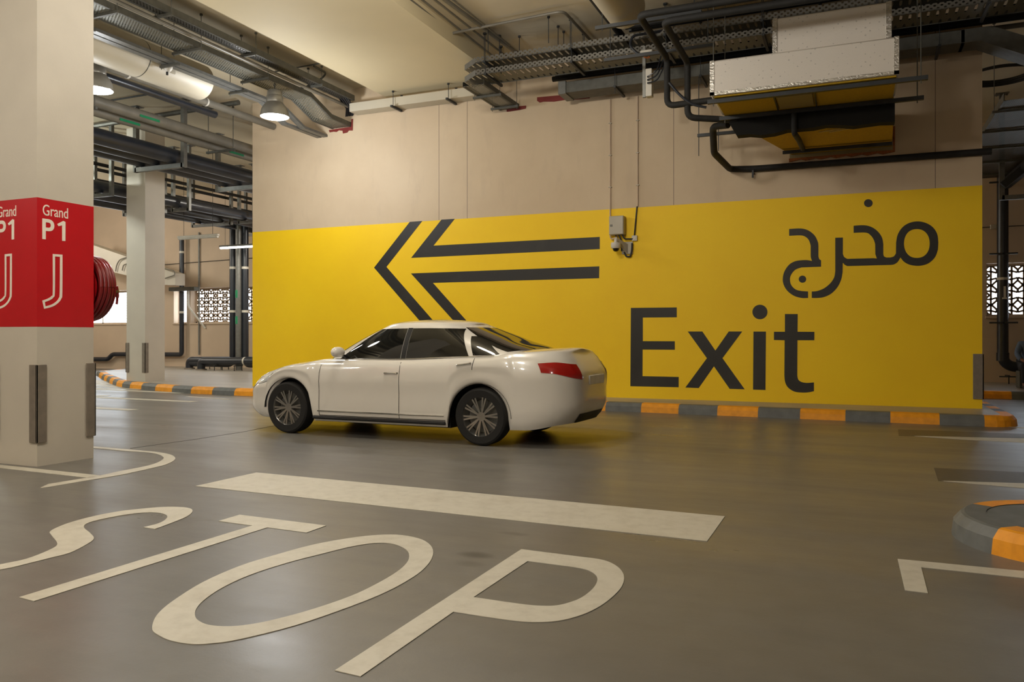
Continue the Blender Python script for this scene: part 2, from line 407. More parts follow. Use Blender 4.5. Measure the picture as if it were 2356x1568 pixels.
# ------------------------------------------------------------------ kerbs and raised walkways
def kerb(name, pts, flags, h=KZ, side=1, back=.22, label='', group='striped kerbs'):
    """pts: outline on the floor with paint changes at every point; flags: 1 orange, 0 grey; side: +1 = walkway left of travel"""
    mb = MB(); N_ = len(pts); ts = []
    for i in range(N_):
        a = pts[max(i-1, 0)]; b = pts[min(i+1, N_-1)]; t = Vector((b[0]-a[0], b[1]-a[1])).normalized(); ts.append(Vector((-t.y, t.x))*side)
    prof = [(0, 0), (.012, h*.62), (.055, h-.004), (.075, h+.004), (back, h+.004), (back, 0)]
    idx = []
    for i in range(N_):
        idx.append([Vector((pts[i][0]+ts[i].x*d, pts[i][1]+ts[i].y*d, z)) for d, z in prof])
    for i in range(N_-1):
        mb.mi = 0 if flags[i] else 1
        for j in range(len(prof)-1):
            if j == 4 : continue
            if j == 3 and flags[i]: pass
            mb.add([idx[i][j], idx[i+1][j], idx[i+1][j+1], idx[i][j+1]], [(0, 1, 2, 3)])
    for i in (0, N_-1): mb.add(idx[i], [tuple(range(len(prof)))])
    o = mb.build(name, [M['korange'], M['kgrey']], smooth=30)
    return tag(o, label, 'kerb', group)
z6 = lambda x, y: FL(x/5.6+200, y/5.6+840)
bot = [(118,130),(150,150),(185,178),(215,192),(250,208),(287,227),(328,247),(375,264),(450,283),(550,294),(697,309),(876,328),(1092,346),(1336,363),(1610,375),(1895,388),(2180,398)]
left = [z6(*p).xy for p in bot]
pts = []; flags = []; fl = 0
p0 = Vector((left[0].x-1.6, left[0].y+3.9)); n0 = 9          # hidden start behind the near pillar
for i in range(n0):
    pts.append(p0.lerp(left[0], i/n0)); flags.append((i+1) % 2)
sm = smoothpts([tuple(p) for p in left], 3, False)
for i, p in enumerate(sm):
    pts.append(Vector(p)); flags.append((i//3) % 2)
flags = flags[:len(pts)]; flags[-1] = 0
# along the exit wall, paint changes at measured places
xs_ = [P(px, 950, Y=13.4).x for px in (700, 800, 905, 1010, 1115, 1220, 1321, 1390, 1473, 1560, 1650, 1744, 1841, 1945, 2048, 2160, 2262)]
yk = lambda X: 13.78+(X+12.0)/(1.3+12.0)*(13.27-13.78)
X0 = pts[-1].x; xs_ = [x for x in xs_ if x > X0+.2]
for i, x in enumerate(xs_):
    pts.append(Vector((x, yk(x)))); flags.append((len(xs_)-i) % 2)
flags[-1] = 1
e = pts[-1]; KX = 2.2; rr = .42
arc = []
for i in range(1, 7):
    a = PI/2*i/6; arc.append(Vector((KX-rr+rr*math.sin(a), e.y+rr-rr*math.cos(a))))
if arc[0].x < e.x: arc = [p for p in arc if p.x > e.x]
for p in arc: pts.append(p); flags.append(1)
for i in range(1, 6): pts.append(Vector((KX, arc[-1].y+.5*i))); flags.append(i % 2 == 0)
flags = [bool(x) for x in flags]
kerb('kerb', pts, flags, label='long orange and grey striped kerb curving in from the left below the yellow wall')
walk = [(p.x, p.y) for p in pts]+[(KX, 16.9), (-10.6, 16.9), (-10.6, BY), (p0.x, BY)]
mb = MB(); off = []
for i, p in enumerate(pts):
    a = pts[max(i-1, 0)]; b = pts[min(i+1, len(pts)-1)]; t = (b-a).normalized(); off.append((p.x-t.y*.1, p.y+t.x*.1))
loop = off+[(KX-.1, 16.9), (-10.6, 16.9), (-10.6, BY), (p0.x-.1, BY)]
o = flat('raised_walkway', M['walk'], [loop], lambda a, b, h: Vector((a, b, h)), KZ); struct(o)
kb = []; f2 = []
x = -10.4; i = 0
while x < 15.9: kb.append(Vector((x, 19.25))); f2.append(i % 2 == 0); x += 1.66; i += 1
sh = P(2328, 910, Y=19.25).x; dxx = min(kb, key=lambda v: abs(v.x-sh)).x-sh
kb = [Vector((p.x-dxx, p.y)) for p in kb]
j = min(range(len(kb)), key=lambda q: abs(kb[q].x-sh)); f2 = [((q-j) % 2 != 0) for q in range(len(kb))]
kerb('kerb', kb, f2, label='straight orange and grey kerb far behind the right end of the yellow wall')
struct(MB().box((-10.6, 19.35, 0), (16, BY, KZ)).build('raised_walkway', M['walk'], smooth=0))
# island nose at the right
isl = []; r_ = .70; cx, cy = 1.29, 5.97
isl += [Vector((4.2, cy+r_)), Vector((3.4, cy+r_)), Vector((2.6, cy+r_)), Vector((1.9, cy+r_))]
nseg = 18
for i in range(nseg+1):
    a = PI/2+PI*i/nseg; isl.append(Vector((cx+r_*math.cos(a), cy+r_*math.sin(a))))
isl += [Vector((1.9, cy-r_)), Vector((2.6, cy-r_)), Vector((3.4, cy-r_)), Vector((4.2, cy-r_))]
fi = []
for i, p in enumerate(isl):
    q = (p+isl[min(i+1, len(isl)-1)])/2; ang = math.degrees(math.atan2(q.y-cy, q.x-cx)) % 360
    if q.x > cx+.05: fi.append(q.x < 1.95 or 2.6 < q.x < 3.4)
    else: fi.append(ang < 148 or ang > 215)
ik = kerb('kerb', isl, fi, side=1, back=.2, label='rounded orange and grey kerb nose of the island at the right edge of the floor')
ins = [(cx+(r_-.13)*math.cos(PI/2+PI*i/24), cy+(r_-.13)*math.sin(PI/2+PI*i/24)) for i in range(25)]
struct(flat('island_slab', M['kgrey'], [[(4.2, cy+r_-.13)]+ins+[(4.2, cy-r_+.13)]], lambda a, b, h: Vector((a, b, h)), KZ))
# ramp behind
rp = [P(180, 552, Y=21.2), P(218, 565, Y=21.2), P(291, 590, Y=21.2), P(403, 628, Y=21.2), P(403, 655, Y=21.2), P(380, 655, Y=21.2), P(250, 623, Y=21.2), P(180, 600, Y=21.2)]
rd = MB().ext(rp, (0, .45, 0)).build('ramp_parapet', M['ramp'], smooth=0); struct(rd)
# ================================================================== NEAR PILLAR
PX, PY0 = -7.49, 5.48; PW = .645
def pillar(x1, y0, w_, d_, z0, label, band=True, guards=((1, 0), (0, 0), (1, 1), (0, 1)), gz=(.38, .95)):
    root = empty('concrete_pillar', (x1-w_/2, y0+d_/2, z0), label, 'pillar', 'square pillars')
    mb = MB()
    if band:
        mb.box((x1-w_, y0, z0), (x1, y0+d_, 1.395)); mb.box((x1-w_, y0, 2.685), (x1, y0+d_, CZ))
    else: mb.box((x1-w_, y0, z0), (x1, y0+d_, CZ))
    mb.build('shaft', M['pillar'], root, smooth=0)
    if band:
        MB().box((x1-w_-.001, y0-.001, 1.395), (x1+.001, y0+d_+.001, 2.685)).build('red_band', M['red'], root, smooth=0)['label'] = 'red painted band with white lettering'
    if guards:
        g = .018; L = .095
        for sx, sy in guards:
            cx_ = x1 if sx else x1-w_; cy_ = y0+d_ if sy else y0
            ix = -1 if sx else 1; iy = -1 if sy else 1
            m = MB()
            m.bbox((cx_-ix*g, cy_-iy*g, z0+gz[0]), (cx_+ix*L, cy_, z0+gz[1]), .004)
            m.bbox((cx_-ix*g, cy_-iy*g, z0+gz[0]), (cx_, cy_+iy*L, z0+gz[1]), .004)
            m.build('corner_guard', M['guard'], root, smooth=0)['label'] = 'grey rubber corner guard'
    return root
np_ = pillar(PX, PY0, PW, PW, 0, 'near white square pillar with red Grand P1 J band', gz=(.235, 1.015))
zJ = lambda x, y: P(x/4.9, y/4.9+440, X=PX)
Jo = [(593,705,1),(702,713,1),(700,1140),(690,1205),(660,1250),(610,1288),(560,1308),(495,1323,1),(475,1230,1),(540,1207),(580,1178),(594,1130)]
Ji = [(618,733,1),(675,738,1),(672,1140),(660,1203),(630,1243),(580,1275),(510,1295,1),(503,1247,1),(560,1225),(600,1193),(616,1130)]
def w2(p): q = zJ(p[0], p[1]); return (q.y-PY0, q.z)
one_ = [w2(p) for p in ((643,368),(712,333),(736,345),(735,560),(699,558),(699,383),(657,392))]
Jo_ = [w2(p) for p in smoothpts(Jo, 5)]; Ji_ = [w2(p) for p in smoothpts(Ji, 5)]
band = [c for c in bpy.data.objects if c.parent == np_ and c.name.startswith('red_band')][0]
for fr_ in (lambda a, b, h: Vector((PX+.001+h, PY0+a, b)), lambda a, b, h: Vector((PX-PW+a, PY0-.001-h, b))):
    text('lettering', 'Grand', M['white'], fr_, (.06, .34, 2.515, 2.625), .003, band, .002)
    text('lettering', 'P', M['white'], fr_, (.055, .185, 2.275, 2.482), .003, band, .016)
    flat('digit', M['white'], [one_], fr_, .003, band)
    flat('letter_outline', M['white'], [Jo_, Ji_], fr_, .003, band)
# far pillar
pillar(-16.6, 15.08, .65, .63, KZ, 'white square pillar without a band standing on the raised walkway', band=False, guards=((1, 0), (0, 0)), gz=(.22, .98))
# exit wall corner guard
m = MB().bbox((WX1-.13, WY-.02, .17+.13), (WX1+.02, WY+.001, 1.02), .004); m.bbox((WX1, WY-.02, .30), (WX1+.02, WY+.1, 1.02), .004)
tag(m.build('corner_guard', M['guard'], smooth=0), 'grey corner guard on the right end of the yellow wall', 'corner guard')
# ================================================================== WALL PAINTINGS
def wallframe(a, b, h): return Vector((a, WY-.0005-h, b))
def wp(px, py): q = P(px, py, Y=WY); return (q.x, q.z)
zA = lambda pts: [wp(x/4.2836+850, y/4.2852+480) for x, y in pts]
ar = empty('painted_arrow', (*wp(1000, 620)[:1], WY, 1.2), 'black double chevron arrow painted on the yellow wall pointing left', 'painted arrow')
flat('chevron', M['black'], [zA([(46,580),(398,129),(522,120),(168,573),(640,1115),(505,1115)])], wallframe, .002, ar)
flat('arrow_bar', M['black'], [zA([(411,484),(710,107),(842,99),(632,363),(2270,277),(2270,397)])], wallframe, .002, ar)
flat('arrow_bar', M['black'], [zA([(409,637),(2266,567),(2264,684),(626,730),(990,1140),(840,1115)])], wallframe, .002, ar)
zE = lambda pts: [wp(x/4.908+1420, y/4.907+680) for x, y in pts]
ex = empty('painted_word', (wp(1650, 890)[0], WY, 1.0), 'large black word Exit painted on the yellow wall', 'wall lettering')
flat('letter', M['black'], [zE([(155,137),(673,131),(673,243),(290,246),(290,512),(651,513),(651,609),(288,607),(286,907),(695,916),(694,1032),(149,1020)])], wallframe, .002, ex)
flat('letter', M['black'], [zE([(797,403),(962,403),(1109,618),(1260,403),(1412,403),(1189,704),(1440,1055),(1270,1050),(1093,796),(921,1041),(770,1035),(1013,704)])], wallframe, .002, ex)
def circ(cx, cy, rx, ry, n=40): return [(cx+rx*math.cos(2*PI*i/n), cy+ry*math.sin(2*PI*i/n)) for i in range(n)]
flat('letter', M['black'], [zE([(1539,404),(1680,404),(1675,1063),(1534,1059)]), zE(circ(1612,183,85,82))], wallframe, .002, ex)
tt = smoothpts([(1894,206,1),(2039,206,1),(2037,406,1),(2227,407,1),(2226,502,1),(2036,502,1),(2034,900,1),(2045,945),(2080,972),(2140,983),(2222,977,1),(2222,1076,1),(2160,1089),(2090,1092),(2000,1080),(1930,1035),(1897,975),(1888,900,1),(1891,502,1),(1770,499,1),(1771,406,1),(1894,406,1)], 5)
flat('letter', M['black'], [zE(tt)], wallframe, .002, ex)
zR = lambda pts: [wp(x/5.6095+1780, y/5.6077+440) for x, y in pts]
aw = empty('painted_word', (wp(1980, 680)[0], WY, 2.0), 'black Arabic word painted above the right side of the word Exit', 'wall lettering')
meem = smoothpts([(1032,443,1),(1170,437),(1270,463),(1350,523),(1400,600),(1415,680,1),(1415,810,1),(1425,838),(1455,853,1),(1505,853,1),(1550,838),(1578,800,1),(1580,660,1),(1600,560),(1660,465),(1750,407),(1860,387),(1970,409),(2060,468),(2112,555),(2125,660,1),(2120,750,1),(2085,845),(2010,920),(1930,952),(1845,960),(1750,944),(1680,905),(1637,852,1),(1600,910),(1555,940),(1510,948,1),(950,963,1),(915,945),(900,925,1),(892,925,1),(890,1040,1),(870,1140),(820,1240),(740,1320),(650,1362),(570,1374),(492,1374,1),(492,1291,1),(560,1285),(650,1250),(730,1185),(780,1110),(795,1030,1),(795,598,1),(894,595,1),(893,805,1),(910,845),(950,870,1),(1290,861,1),(1332,865,1),(1312,810,1),(1310,680,1),(1290,620),(1250,565),(1190,532),(1032,534,1)], 4)
hole = circ(1848, 672, 166, 186)
hole = [(1848+166*math.copysign(abs(math.cos(2*PI*i/48))**.88, math.cos(2*PI*i/48)), 672+186*math.copysign(abs(math.sin(2*PI*i/48))**.95, math.sin(2*PI*i/48))) for i in range(48)]
flat('letter', M['black'], [zR(meem), zR(hole)], wallframe, .002, aw)
flat('dot', M['black'], [zR(circ(1222, 152, 56, 51))], wallframe, .002, aw)
jeem = smoothpts([(200,485,1),(350,478),(450,505),(530,570),(570,650),(578,700,1),(578,840,1),(590,875),(612,888,1),(612,971,1),(360,980,1),(280,1010),(225,1075),(210,1140),(228,1210),(285,1265),(360,1285,1),(444,1291,1),(444,1374,1),(360,1374),(260,1345),(175,1280),(128,1200),(118,1120),(140,1030),(200,945),(280,900),(370,887),(440,887),(495,897,1),(480,850),(478,800,1),(478,700,1),(455,630),(410,585),(345,567),(200,573,1)], 4)
flat('letter', M['black'], [zR(jeem)], wallframe, .002, aw)
flat('dot', M['black'], [zR(circ(372, 1132, 48, 46))], wallframe, .002, aw)
# ================================================================== FLOOR MARKINGS
def floorframe(a, b, h): return Vector((a, b, .0005+h))
def fp(px, py): q = FL(px, py); return (q.x, q.y)
def mark(name, loops, label, cat, parent=None, mat='mark', group=None, th=.003):
    o = flat(name, M[mat], loops, floorframe, th, parent)
    if parent is None: tag(o, label, cat, group)
    return o
sw = empty('painted_word', (*fp(700, 1350), 0), 'white word STOP painted large on the grey floor', 'floor lettering')
S = [(372,1217,1),(330,1213,1),(365,1203),(383,1190),(368,1180),(325,1179),(270,1185),(215,1198),(193,1212),(200,1224),(216,1240),(200,1256),(160,1270),(110,1285),(50,1303),(-30,1318),(-130,1334),(-260,1350),(-330,1352),(-360,1343,1),(-430,1352,1),(-400,1375),(-300,1378),(-200,1366),(-80,1345)]
S = [(330,1213,1),(357,1217,1),(400,1201),(432,1187),(443,1175),(430,1168),(385,1166),(330,1170),(270,1177),(205,1190),(150,1206),(116,1222),(119,1232),(132,1252),(112,1266),(60,1286),(0,1299),(-70,1316),(-160,1334),(-250,1340),(-330,1328,1),(-420,1345,1),(-350,1368),(-220,1372),(-120,1352),(-20,1316),(30,1305),(110,1285),(160,1272),(200,1252),(216,1239),(207,1226),(193,1213),(205,1202),(260,1189),(320,1180),(360,1179),(383,1185),(382,1194),(365,1204)]
flat('letter', M['mark'], [[fp(*p) for p in smoothpts(S, 4)]], floorframe, .003, sw)
flat('letter', M['mark'], [[fp(x/2.356, y/2.356+1000) for x, y in ((1185,468),(1299,434),(1768,493),(1662,531),(1450,503),(185,903),(103,882),(1368,493))]], floorframe, .003, sw)
Oo = [(826,1058),(835,1005),(872,955),(950,893),(1100,800),(1300,712),(1500,650),(1700,596),(1900,560),(2050,544),(2180,545),(2290,570),(2342,612),(2344,662),(2310,715),(2240,772),(2100,850),(1900,932),(1600,1035),(1300,1110),(1150,1132),(1040,1136),(930,1118),(860,1088)]
Oi = [(1057,980),(1064,945),(1105,898),(1200,833),(1350,763),(1550,697),(1750,645),(1900,608),(2030,588),(2130,592),(2200,622),(2218,655),(2205,695),(2150,745),(2040,810),(1900,876),(1700,945),(1500,1000),(1350,1030),(1230,1040),(1130,1032),(1075,1008)]
flat('letter', M['mark'], [[fp(x/2.356, y/2.356+1000) for x, y in smoothpts(q, 4)] for q in (Oo, Oi)], floorframe, .003, sw)
zP = lambda p: fp(p[0]/3.1838+740, p[1]/3.184+1220)
Po = [(97,1028,1),(1463,139,1),(1900,195,1),(2060,218),(2160,262),(2212,325),(2205,400),(2150,470),(2050,550),(1920,615),(1760,660),(1600,674),(1450,668),(1250,642),(966,598,1),(285,1072,1)]
Pi_ = [(1113,491,1),(1510,226,1),(1850,270,1),(1950,292),(2010,330),(2018,375),(1985,430),(1910,490),(1830,525),(1720,552),(1600,554),(1450,540)]
flat('letter', M['mark'], [[zP(p) for p in smoothpts(q, 5)] for q in (Po, Pi_)], floorframe, .003, sw)
mark('stop_line', [[fp(*p) for p in ((450,1118),(590,1087),(1668,1188),(1627,1245))]], 'broad white stop line painted on the floor beyond the word STOP', 'floor marking')
# lane outline round the near pillar: one curved line and one straight line
Lo = [(100,68,1),(0,0)]
z6p = lambda x, y: fp(x/5.6+200, y/5.6+840)
arc_out = [(-200,1035,1),(100,1047),(480,1080),(800,1108),(980,1130),(1090,1158),(1138,1195),(1110,1235),(1000,1285),(840,1325),(640,1370),(400,1420),(0,1485),(-620,1580,1)]
arc_in = [(-530,1578-22,1),(130,1428),(400,1370),(640,1325),(800,1290),(920,1250),(985,1205),(975,1175),(900,1143),(760,1122),(500,1105),(100,1071),(-200,1058,1)]
arc_in[0] = (-500, 1532, 1)
arc_out[-1] = (-600, 1580, 1); arc_out.insert(-1, (-450, 1562))
mark('lane_line', [[z6p(*p) for p in smoothpts(arc_out+arc_in, 5)]], 'curved white line looping round the foot of the near pillar', 'floor marking')
zL = lambda x, y: fp(x/2.356, y/2.356+1000)
mark('lane_line', [[zL(*p) for p in ((-500,118),(0,163),(545,221),(478,234),(0,180),(-500,134))]], 'straight white line running left in front of the near pillar', 'floor marking')
# far parking lines on the left (white)
def line(p, q, wd, label, mat='mark'):
    a = Vector(fp(*p)); b = Vector(fp(*q)); n = Vector((-(b-a).y, (b-a).x)).normalized()*wd/2
    return mark('bay_line', [[tuple(a-n), tuple(b-n), tuple(b+n), tuple(a+n)]], label, 'floor marking', mat=mat, group='white bay lines on the far left')
rows = [((120,549),(600,576), 'nearest of the white bay lines right of the near pillar'),
        ((120,412),(1380,470), 'longest white bay line right of the near pillar'),
        ((120,392),(270,394), 'short white bay line end beside the near pillar'),
        ((120,307),(1240,358), 'white bay line meeting the foot of the striped kerb'),
        ((120,293),(690,309), 'white bay line ending at an orange kerb block left of the far pillar'),
        ((120,267),(500,288), 'white bay line ending at a grey kerb block left of the far pillar'),
        ((120,243),(410,272), 'third white bay line from the kerb curve'),
        ((120,220),(350,255), 'second white bay line from the kerb curve'),
        ((120,198),(290,226), 'white bay line farthest along the kerb curve')]
for (a, b, lb) in rows:
    pa = (a[0]/5.6+200-60, a[1]/5.6+840-60*(b[1]-a[1])/(b[0]-a[0])*1.0); pb = (b[0]/5.6+200, b[1]/5.6+840)
    line(pa, pb, .23, lb)
line((1290/5.6+200, 402/5.6+840), (1830/5.6+200, 440/5.6+840), .1, 'faint white bay line in front of the striped kerb left of the car')
# right side: black-out strips with white slivers, corner mark, island edge
zQ = lambda x, y: fp(x/3.563+1960, y/3.5636+960)
mark('painted_over_strip', [[zQ(*p) for p in ((378,98),(1411,135),(2600,180),(2600,215),(1411,168),(383,150))]], 'dark painted-over strip nearest the kerb end at the right', 'floor marking', mat='patch', th=.002)
mark('painted_over_strip', [[zQ(*p) for p in ((672,413),(1411,450),(2600,510),(2600,600),(1411,545),(708,520))]], 'wider dark painted-over strip in front of the right kerb island', 'floor marking', mat='patch', th=.002)
mark('bay_line', [[zQ(*p) for p in ((510,152),(1411,172),(2600,200),(2600,262),(1411,208),(900,180))]], 'thin white tapering line below the farther painted-over strip', 'floor marking')
mark('bay_line', [[zQ(*p) for p in ((735,520),(1411,541),(2600,580),(2600,665),(1411,580),(1000,544))]], 'thin white tapering line below the nearer painted-over strip', 'floor marking')
mark('bay_line', [[zQ(*p) for p in ((1205,20),(1300,78),(1411,82),(2600,110),(2600,118),(1411,90),(1215,70))]], 'white line starting at the right end of the wall kerb', 'floor marking')
mark('bay_corner', [[zQ(*p) for p in ((375,1162),(1411,1262),(2300,1350),(2300,1410),(1411,1318),(568,1229),(623,1442),(435,1418))]], 'white L-shaped bay corner painted at the lower right', 'floor marking')
# expansion joint in the floor
j0 = [fp(300,1031), fp(450,1010), fp(560,993), fp(700,965)]
j = MB()
for a, b in zip(j0[:-1], j0[1:]): j.bar((*a, .001), (*b, .001), .012, .002)
tag(j.build('floor_joint', M['trim'], smooth=0), 'thin dark joint line crossing the floor left of the car', 'floor joint')
# ================================================================== HIGH BAY LAMPS
def highbay(x, y, z, label, e=LAMP_W):
    """z: height of the lens; hangs from the services above"""
    root = empty('high_bay_lamp', (x, y, z), label, 'ceiling lamp', 'high bay lamps')
    R = .265
    prof = [(R, 0), (R+.004, .012), (R, .03), (R*.98, .08), (R*.92, .14), (R*.80, .20), (R*.66, .245), (R*.58, .27)]
    rf = MB()
    n = 48; b0 = 0
    vs = []
    for k, (r, h) in enumerate(prof):
        for j in range(n*2):
            a = PI*j/n; rr_ = r*(1-.012*(j % 2)*(1 if k > 1 else 0)); vs.append((x+rr_*math.cos(a), y+rr_*math.sin(a), z+h))
    fs = [(i*2*n+j, i*2*n+(j+1) % (2*n), (i+1)*2*n+(j+1) % (2*n), (i+1)*2*n+j) for i in range(len(prof)-1) for j in range(2*n)]
    rf.add(vs, fs); rf.build('reflector', M['lampbody'], root)
    MB().lathe([(0, -.035), (R*.5, -.028), (R*.85, -.012), (R*.985, .004), (R*.985, .01), (0, .012)], (x, y, z), n=40).build('lens', M['lampglow'], root)
    MB().lathe([(.0, .27), (.155, .27), (.158, .28), (.155, .38), (.14, .40), (.138, .47), (.12, .50), (0, .50)], (x, y, z), n=28).build('gear_housing', M['lampbody'], root)
    MB().tube([(x, y, z+.5), (x, y, z+.6 if x > -11 else CZ)], .012).tube([(x-.03, y, z+.6), (x, y, z+.64), (x+.03, y, z+.6)], .008).build('hook', M['dark'], root)
    ld = bpy.data.lights.new('point_light', 'POINT'); ld.shadow_soft_size = .2; ld.energy = e; ld.color = (.93, .96, 1.0)
    lo = bpy.data.objects.new('lamp_light', ld); COL.objects.link(lo); lo.parent = root; lo.location = (0, 0, -.30)
    return root
LA = P(632, 269, X=-10.1)
h1 = highbay(-10.1, LA.y, LA.z, 'lit high bay lamp hanging under the tray above the left end of the yellow wall', 170.0)
h2 = highbay(-11.8, 9.7, 5.46, 'lit high bay lamp half hidden behind the top of the near pillar', 35.0)
# ================================================================== RUNS UNDER THE CEILING
def rod(mb, x, y, z0, z1=CZ, r=.006):
    mb.tube([(x, y, z0), (x, y, z1)], r, n=6); mb.lathe([(0, -.03), (.025, -.03), (.025, 0), (0, 0)], (x, y, z1), n=8)
def pipe(name, pts, r, mat, label, cat='pipe', group=None, bend=0, n=14, clips=None):
    o = MB().tube(pts, r, n=n, bend=bend).build(name, M[mat] if isinstance(mat, str) else mat)
    return tag(o, label, cat, group)
def tray_y(x0, x1, z, y0, y1, label, hung=True, mat='mesh', lip=.09, drop=None, rods=1.7, nm='cable_tray', ztop=None, brk=True):
    root = empty(nm, ((x0+x1)/2, (y0+y1)/2, z), label, 'cable tray', 'cable trays')
    prof = [(y0, z)]
    if drop: prof += [(drop[0], z), (drop[1], z-drop[2]), (y1, z-drop[2])]
    else: prof += [(y1, z)]
    fl_ = MB(); ra = MB(); rb = MB()
    for (ya, za), (yb, zb) in zip(prof[:-1], prof[1:]):
        fl_.ext([(x0, ya, za), (x1, ya, za), (x1, yb, zb), (x0, yb, zb)], (0, 0, .003))
        for m, xx in ((ra, x0), (rb, x1)):
            m.ext([(xx, ya, za), (xx, yb, zb), (xx, yb, zb+lip), (xx, ya, za+lip)], (.003, 0, 0))
            s_ = 1 if xx == x0 else -1
            m.ext([(xx, ya, za-.001), (xx+s_*.04, ya, za-.001), (xx+s_*.04, yb, zb-.001), (xx, yb, zb-.001)], (0, 0, -.006))
            m.ext([(xx, ya, za+lip), (xx+s_*.025, ya, za+lip), (xx+s_*.025, yb, zb+lip), (xx, yb, zb+lip)], (0, 0, .003))
    fl_.build('tray_floor', M[mat], root, smooth=0); ra.build('side_rail', M['galvd'], root, smooth=0); rb.build('side_rail', M['galvd'], root, smooth=0)
    if brk:
        y = y0+.6
        while y < y1-.2:
            zz = z if not drop or y < drop[0] else z-drop[2]
            if drop and drop[0] <= y < drop[1]: y += rods; continue
            sup = MB().bar((x0-.08, y, zz-.03), (x1+.08, y, zz-.03), .042, .042, up=(0, 0, 1))
            for xx in (x0-.05, x1+.05): rod(sup, xx, y, zz-.08, ztop or CZ)
            sup.build('tray_support', M['galvd'], root); y += rods
    return root
# main perforated tray, left
t1 = tray_y(-10.52, -10.02, 6.10, 3.0, WY+.02, 'wide perforated cable tray running above the lit lamp into the yellow wall', drop=(13.2, 13.9, .26), rods=1.65)
# cables and second tray above it, right side
t2 = tray_y(-9.97, -9.74, 6.30, 3.0, 14.3, 'narrow upper cable tray carrying black cables beside the ceiling beam at the left', mat='meshd', rods=1.9, lip=.10)
pipe('grey_pipe', [(-9.985, 3, 6.225), (-9.985, 14.4, 6.225)], .032, 'gpipe', 'thin light grey pipe lying on the lip of the wide perforated tray', group='left ceiling pipes', n=10)
for i, xx in enumerate((-9.94, -9.90, -9.855, -9.81, -9.77)):
    pts = [Vector((xx+.008*math.sin(y_*2.1+i), y_, 6.33+.004*math.sin(y_*3+i))) for y_ in [3+.5*q for q in range(23)]]
    pts += [Vector((xx-.1, 14.45, 6.2)), Vector((xx-.25, WY+.05, 6.05))]
    pipe('black_cable', pts, .02, 'bpipe', ['black cable nearest the near rail of the upper left tray', 'second black cable lying in the upper left tray', 'middle black cable lying in the upper left tray', 'fourth black cable lying in the upper left tray', 'black cable along the beam side of the upper left tray'][i], 'cable', 'black cables in the upper tray', n=8)
# two flat trunkings left of the tray
for i, xx in enumerate((-10.86, -10.70)):
    root = empty('metal_trunking', (xx, 8, 5.96), ['flat grey metal trunking left of the perforated tray, outer one of the pair', 'flat grey metal trunking left of the perforated tray, the one next to the tray'][i], 'trunking', 'flat trunkings beside the perforated tray')
    m = MB(); pr = [(3, 5.98), (13.1, 5.98), (13.8, 5.70), (WY+.01, 5.70)] if i else [(3, 5.98), (12.7, 5.98), (13.4, 5.70), (WY+.01, 5.70)]
    for (ya, za), (yb, zb) in zip(pr[:-1], pr[1:]): m.bar((xx, ya, za), (xx, yb, zb), .125, .05)
    m.build('trunking_body', M['galv'], root, smooth=0)
    y = 3.6
    while y < 12.5 and i == 0:
        s_ = MB().bar((-10.98, y+.1, 5.93), (-10.56, y+.1, 5.93), .045, .04); rod(s_, -10.96, y+.1, 5.88); s_.build('trunking_support', M['galvd'], root); y += 1.65
# firestop around the tray at the wall
fs_ = MB(); q = 0
fx = [-10.62, -10.5, -10.38, -10.3, -10.2, -10.1, -10.0, -9.92, -9.90]
poly = [(-10.60, 5.82), (-10.58, 5.77), (-10.48, 5.775), (-10.40, 5.76), (-10.34, 5.79), (-10.24, 5.77), (-10.23, 5.71), (-10.12, 5.72), (-10.08, 5.76), (-9.98, 5.75), (-9.97, 6.0), (-10.01, 6.0), (-10.02, 5.835), (-10.30, 5.83)]
tag(fs_.ext([(a, WY-.012, b) for a, b in poly], (0, .011, 0)).build('firestop_patch', M['firestop'], smooth=0), 'ragged red firestop patch where the left tray enters the yellow wall', 'firestop')
# white round duct, left, with end cap and little camera
def duct_y(x, z, r, y0, y1, label, joints):
    root = empty('round_duct', (x, y1, z), label, 'duct', 'white round ducts')
    MB().lathe([(r, y0), (r, y1), (r-.012, y1+.01), (r-.012, y1+.02), (0, y1+.02)], (x, 0, z), 'Y', n=48).build('duct_shell', M['wduct'], root)
    for j in joints:
        MB().lathe([(r+.001, j-.01), (r+.004, j-.004), (r+.004, j+.004), (r+.001, j+.01)], (x, 0, z), 'Y', n=48).build('seam', M['galvd'], root)
    return root
dl = P(461, 190, X=-11.3)
duct_y(-11.3, dl.z, .325, 2.0, dl.y, 'white round duct ending in a flat cap behind the left cable tray', (P(335, 150, X=-11.1).y,))
cc = P(391, 158, X=-10.93)
root = empty('security_camera', cc, 'small cream dome camera fixed under the flat trunkings in front of the round duct', 'camera', 'security cameras')
MB().bbox((cc.x-.03, cc.y-.02, cc.z-.06), (cc.x+.0, cc.y+.13, cc.z+.12), .006).build('bracket', M['greybox'], root)
MB().lathe([(0, .09), (.055, .085), (.075, .05), (.075, -.02), (.05, -.06), (.02, -.09), (0, -.1)], (cc.x+.03, cc.y-.07, cc.z), n=24).build('housing', M['cream'], root)
MB().lathe([(0, 0), (.02, 0), (.02, -.05), (0, -.05)], (cc.x+.03, cc.y-.09, cc.z-.09), n=12).build('lens', M['dark'], root)
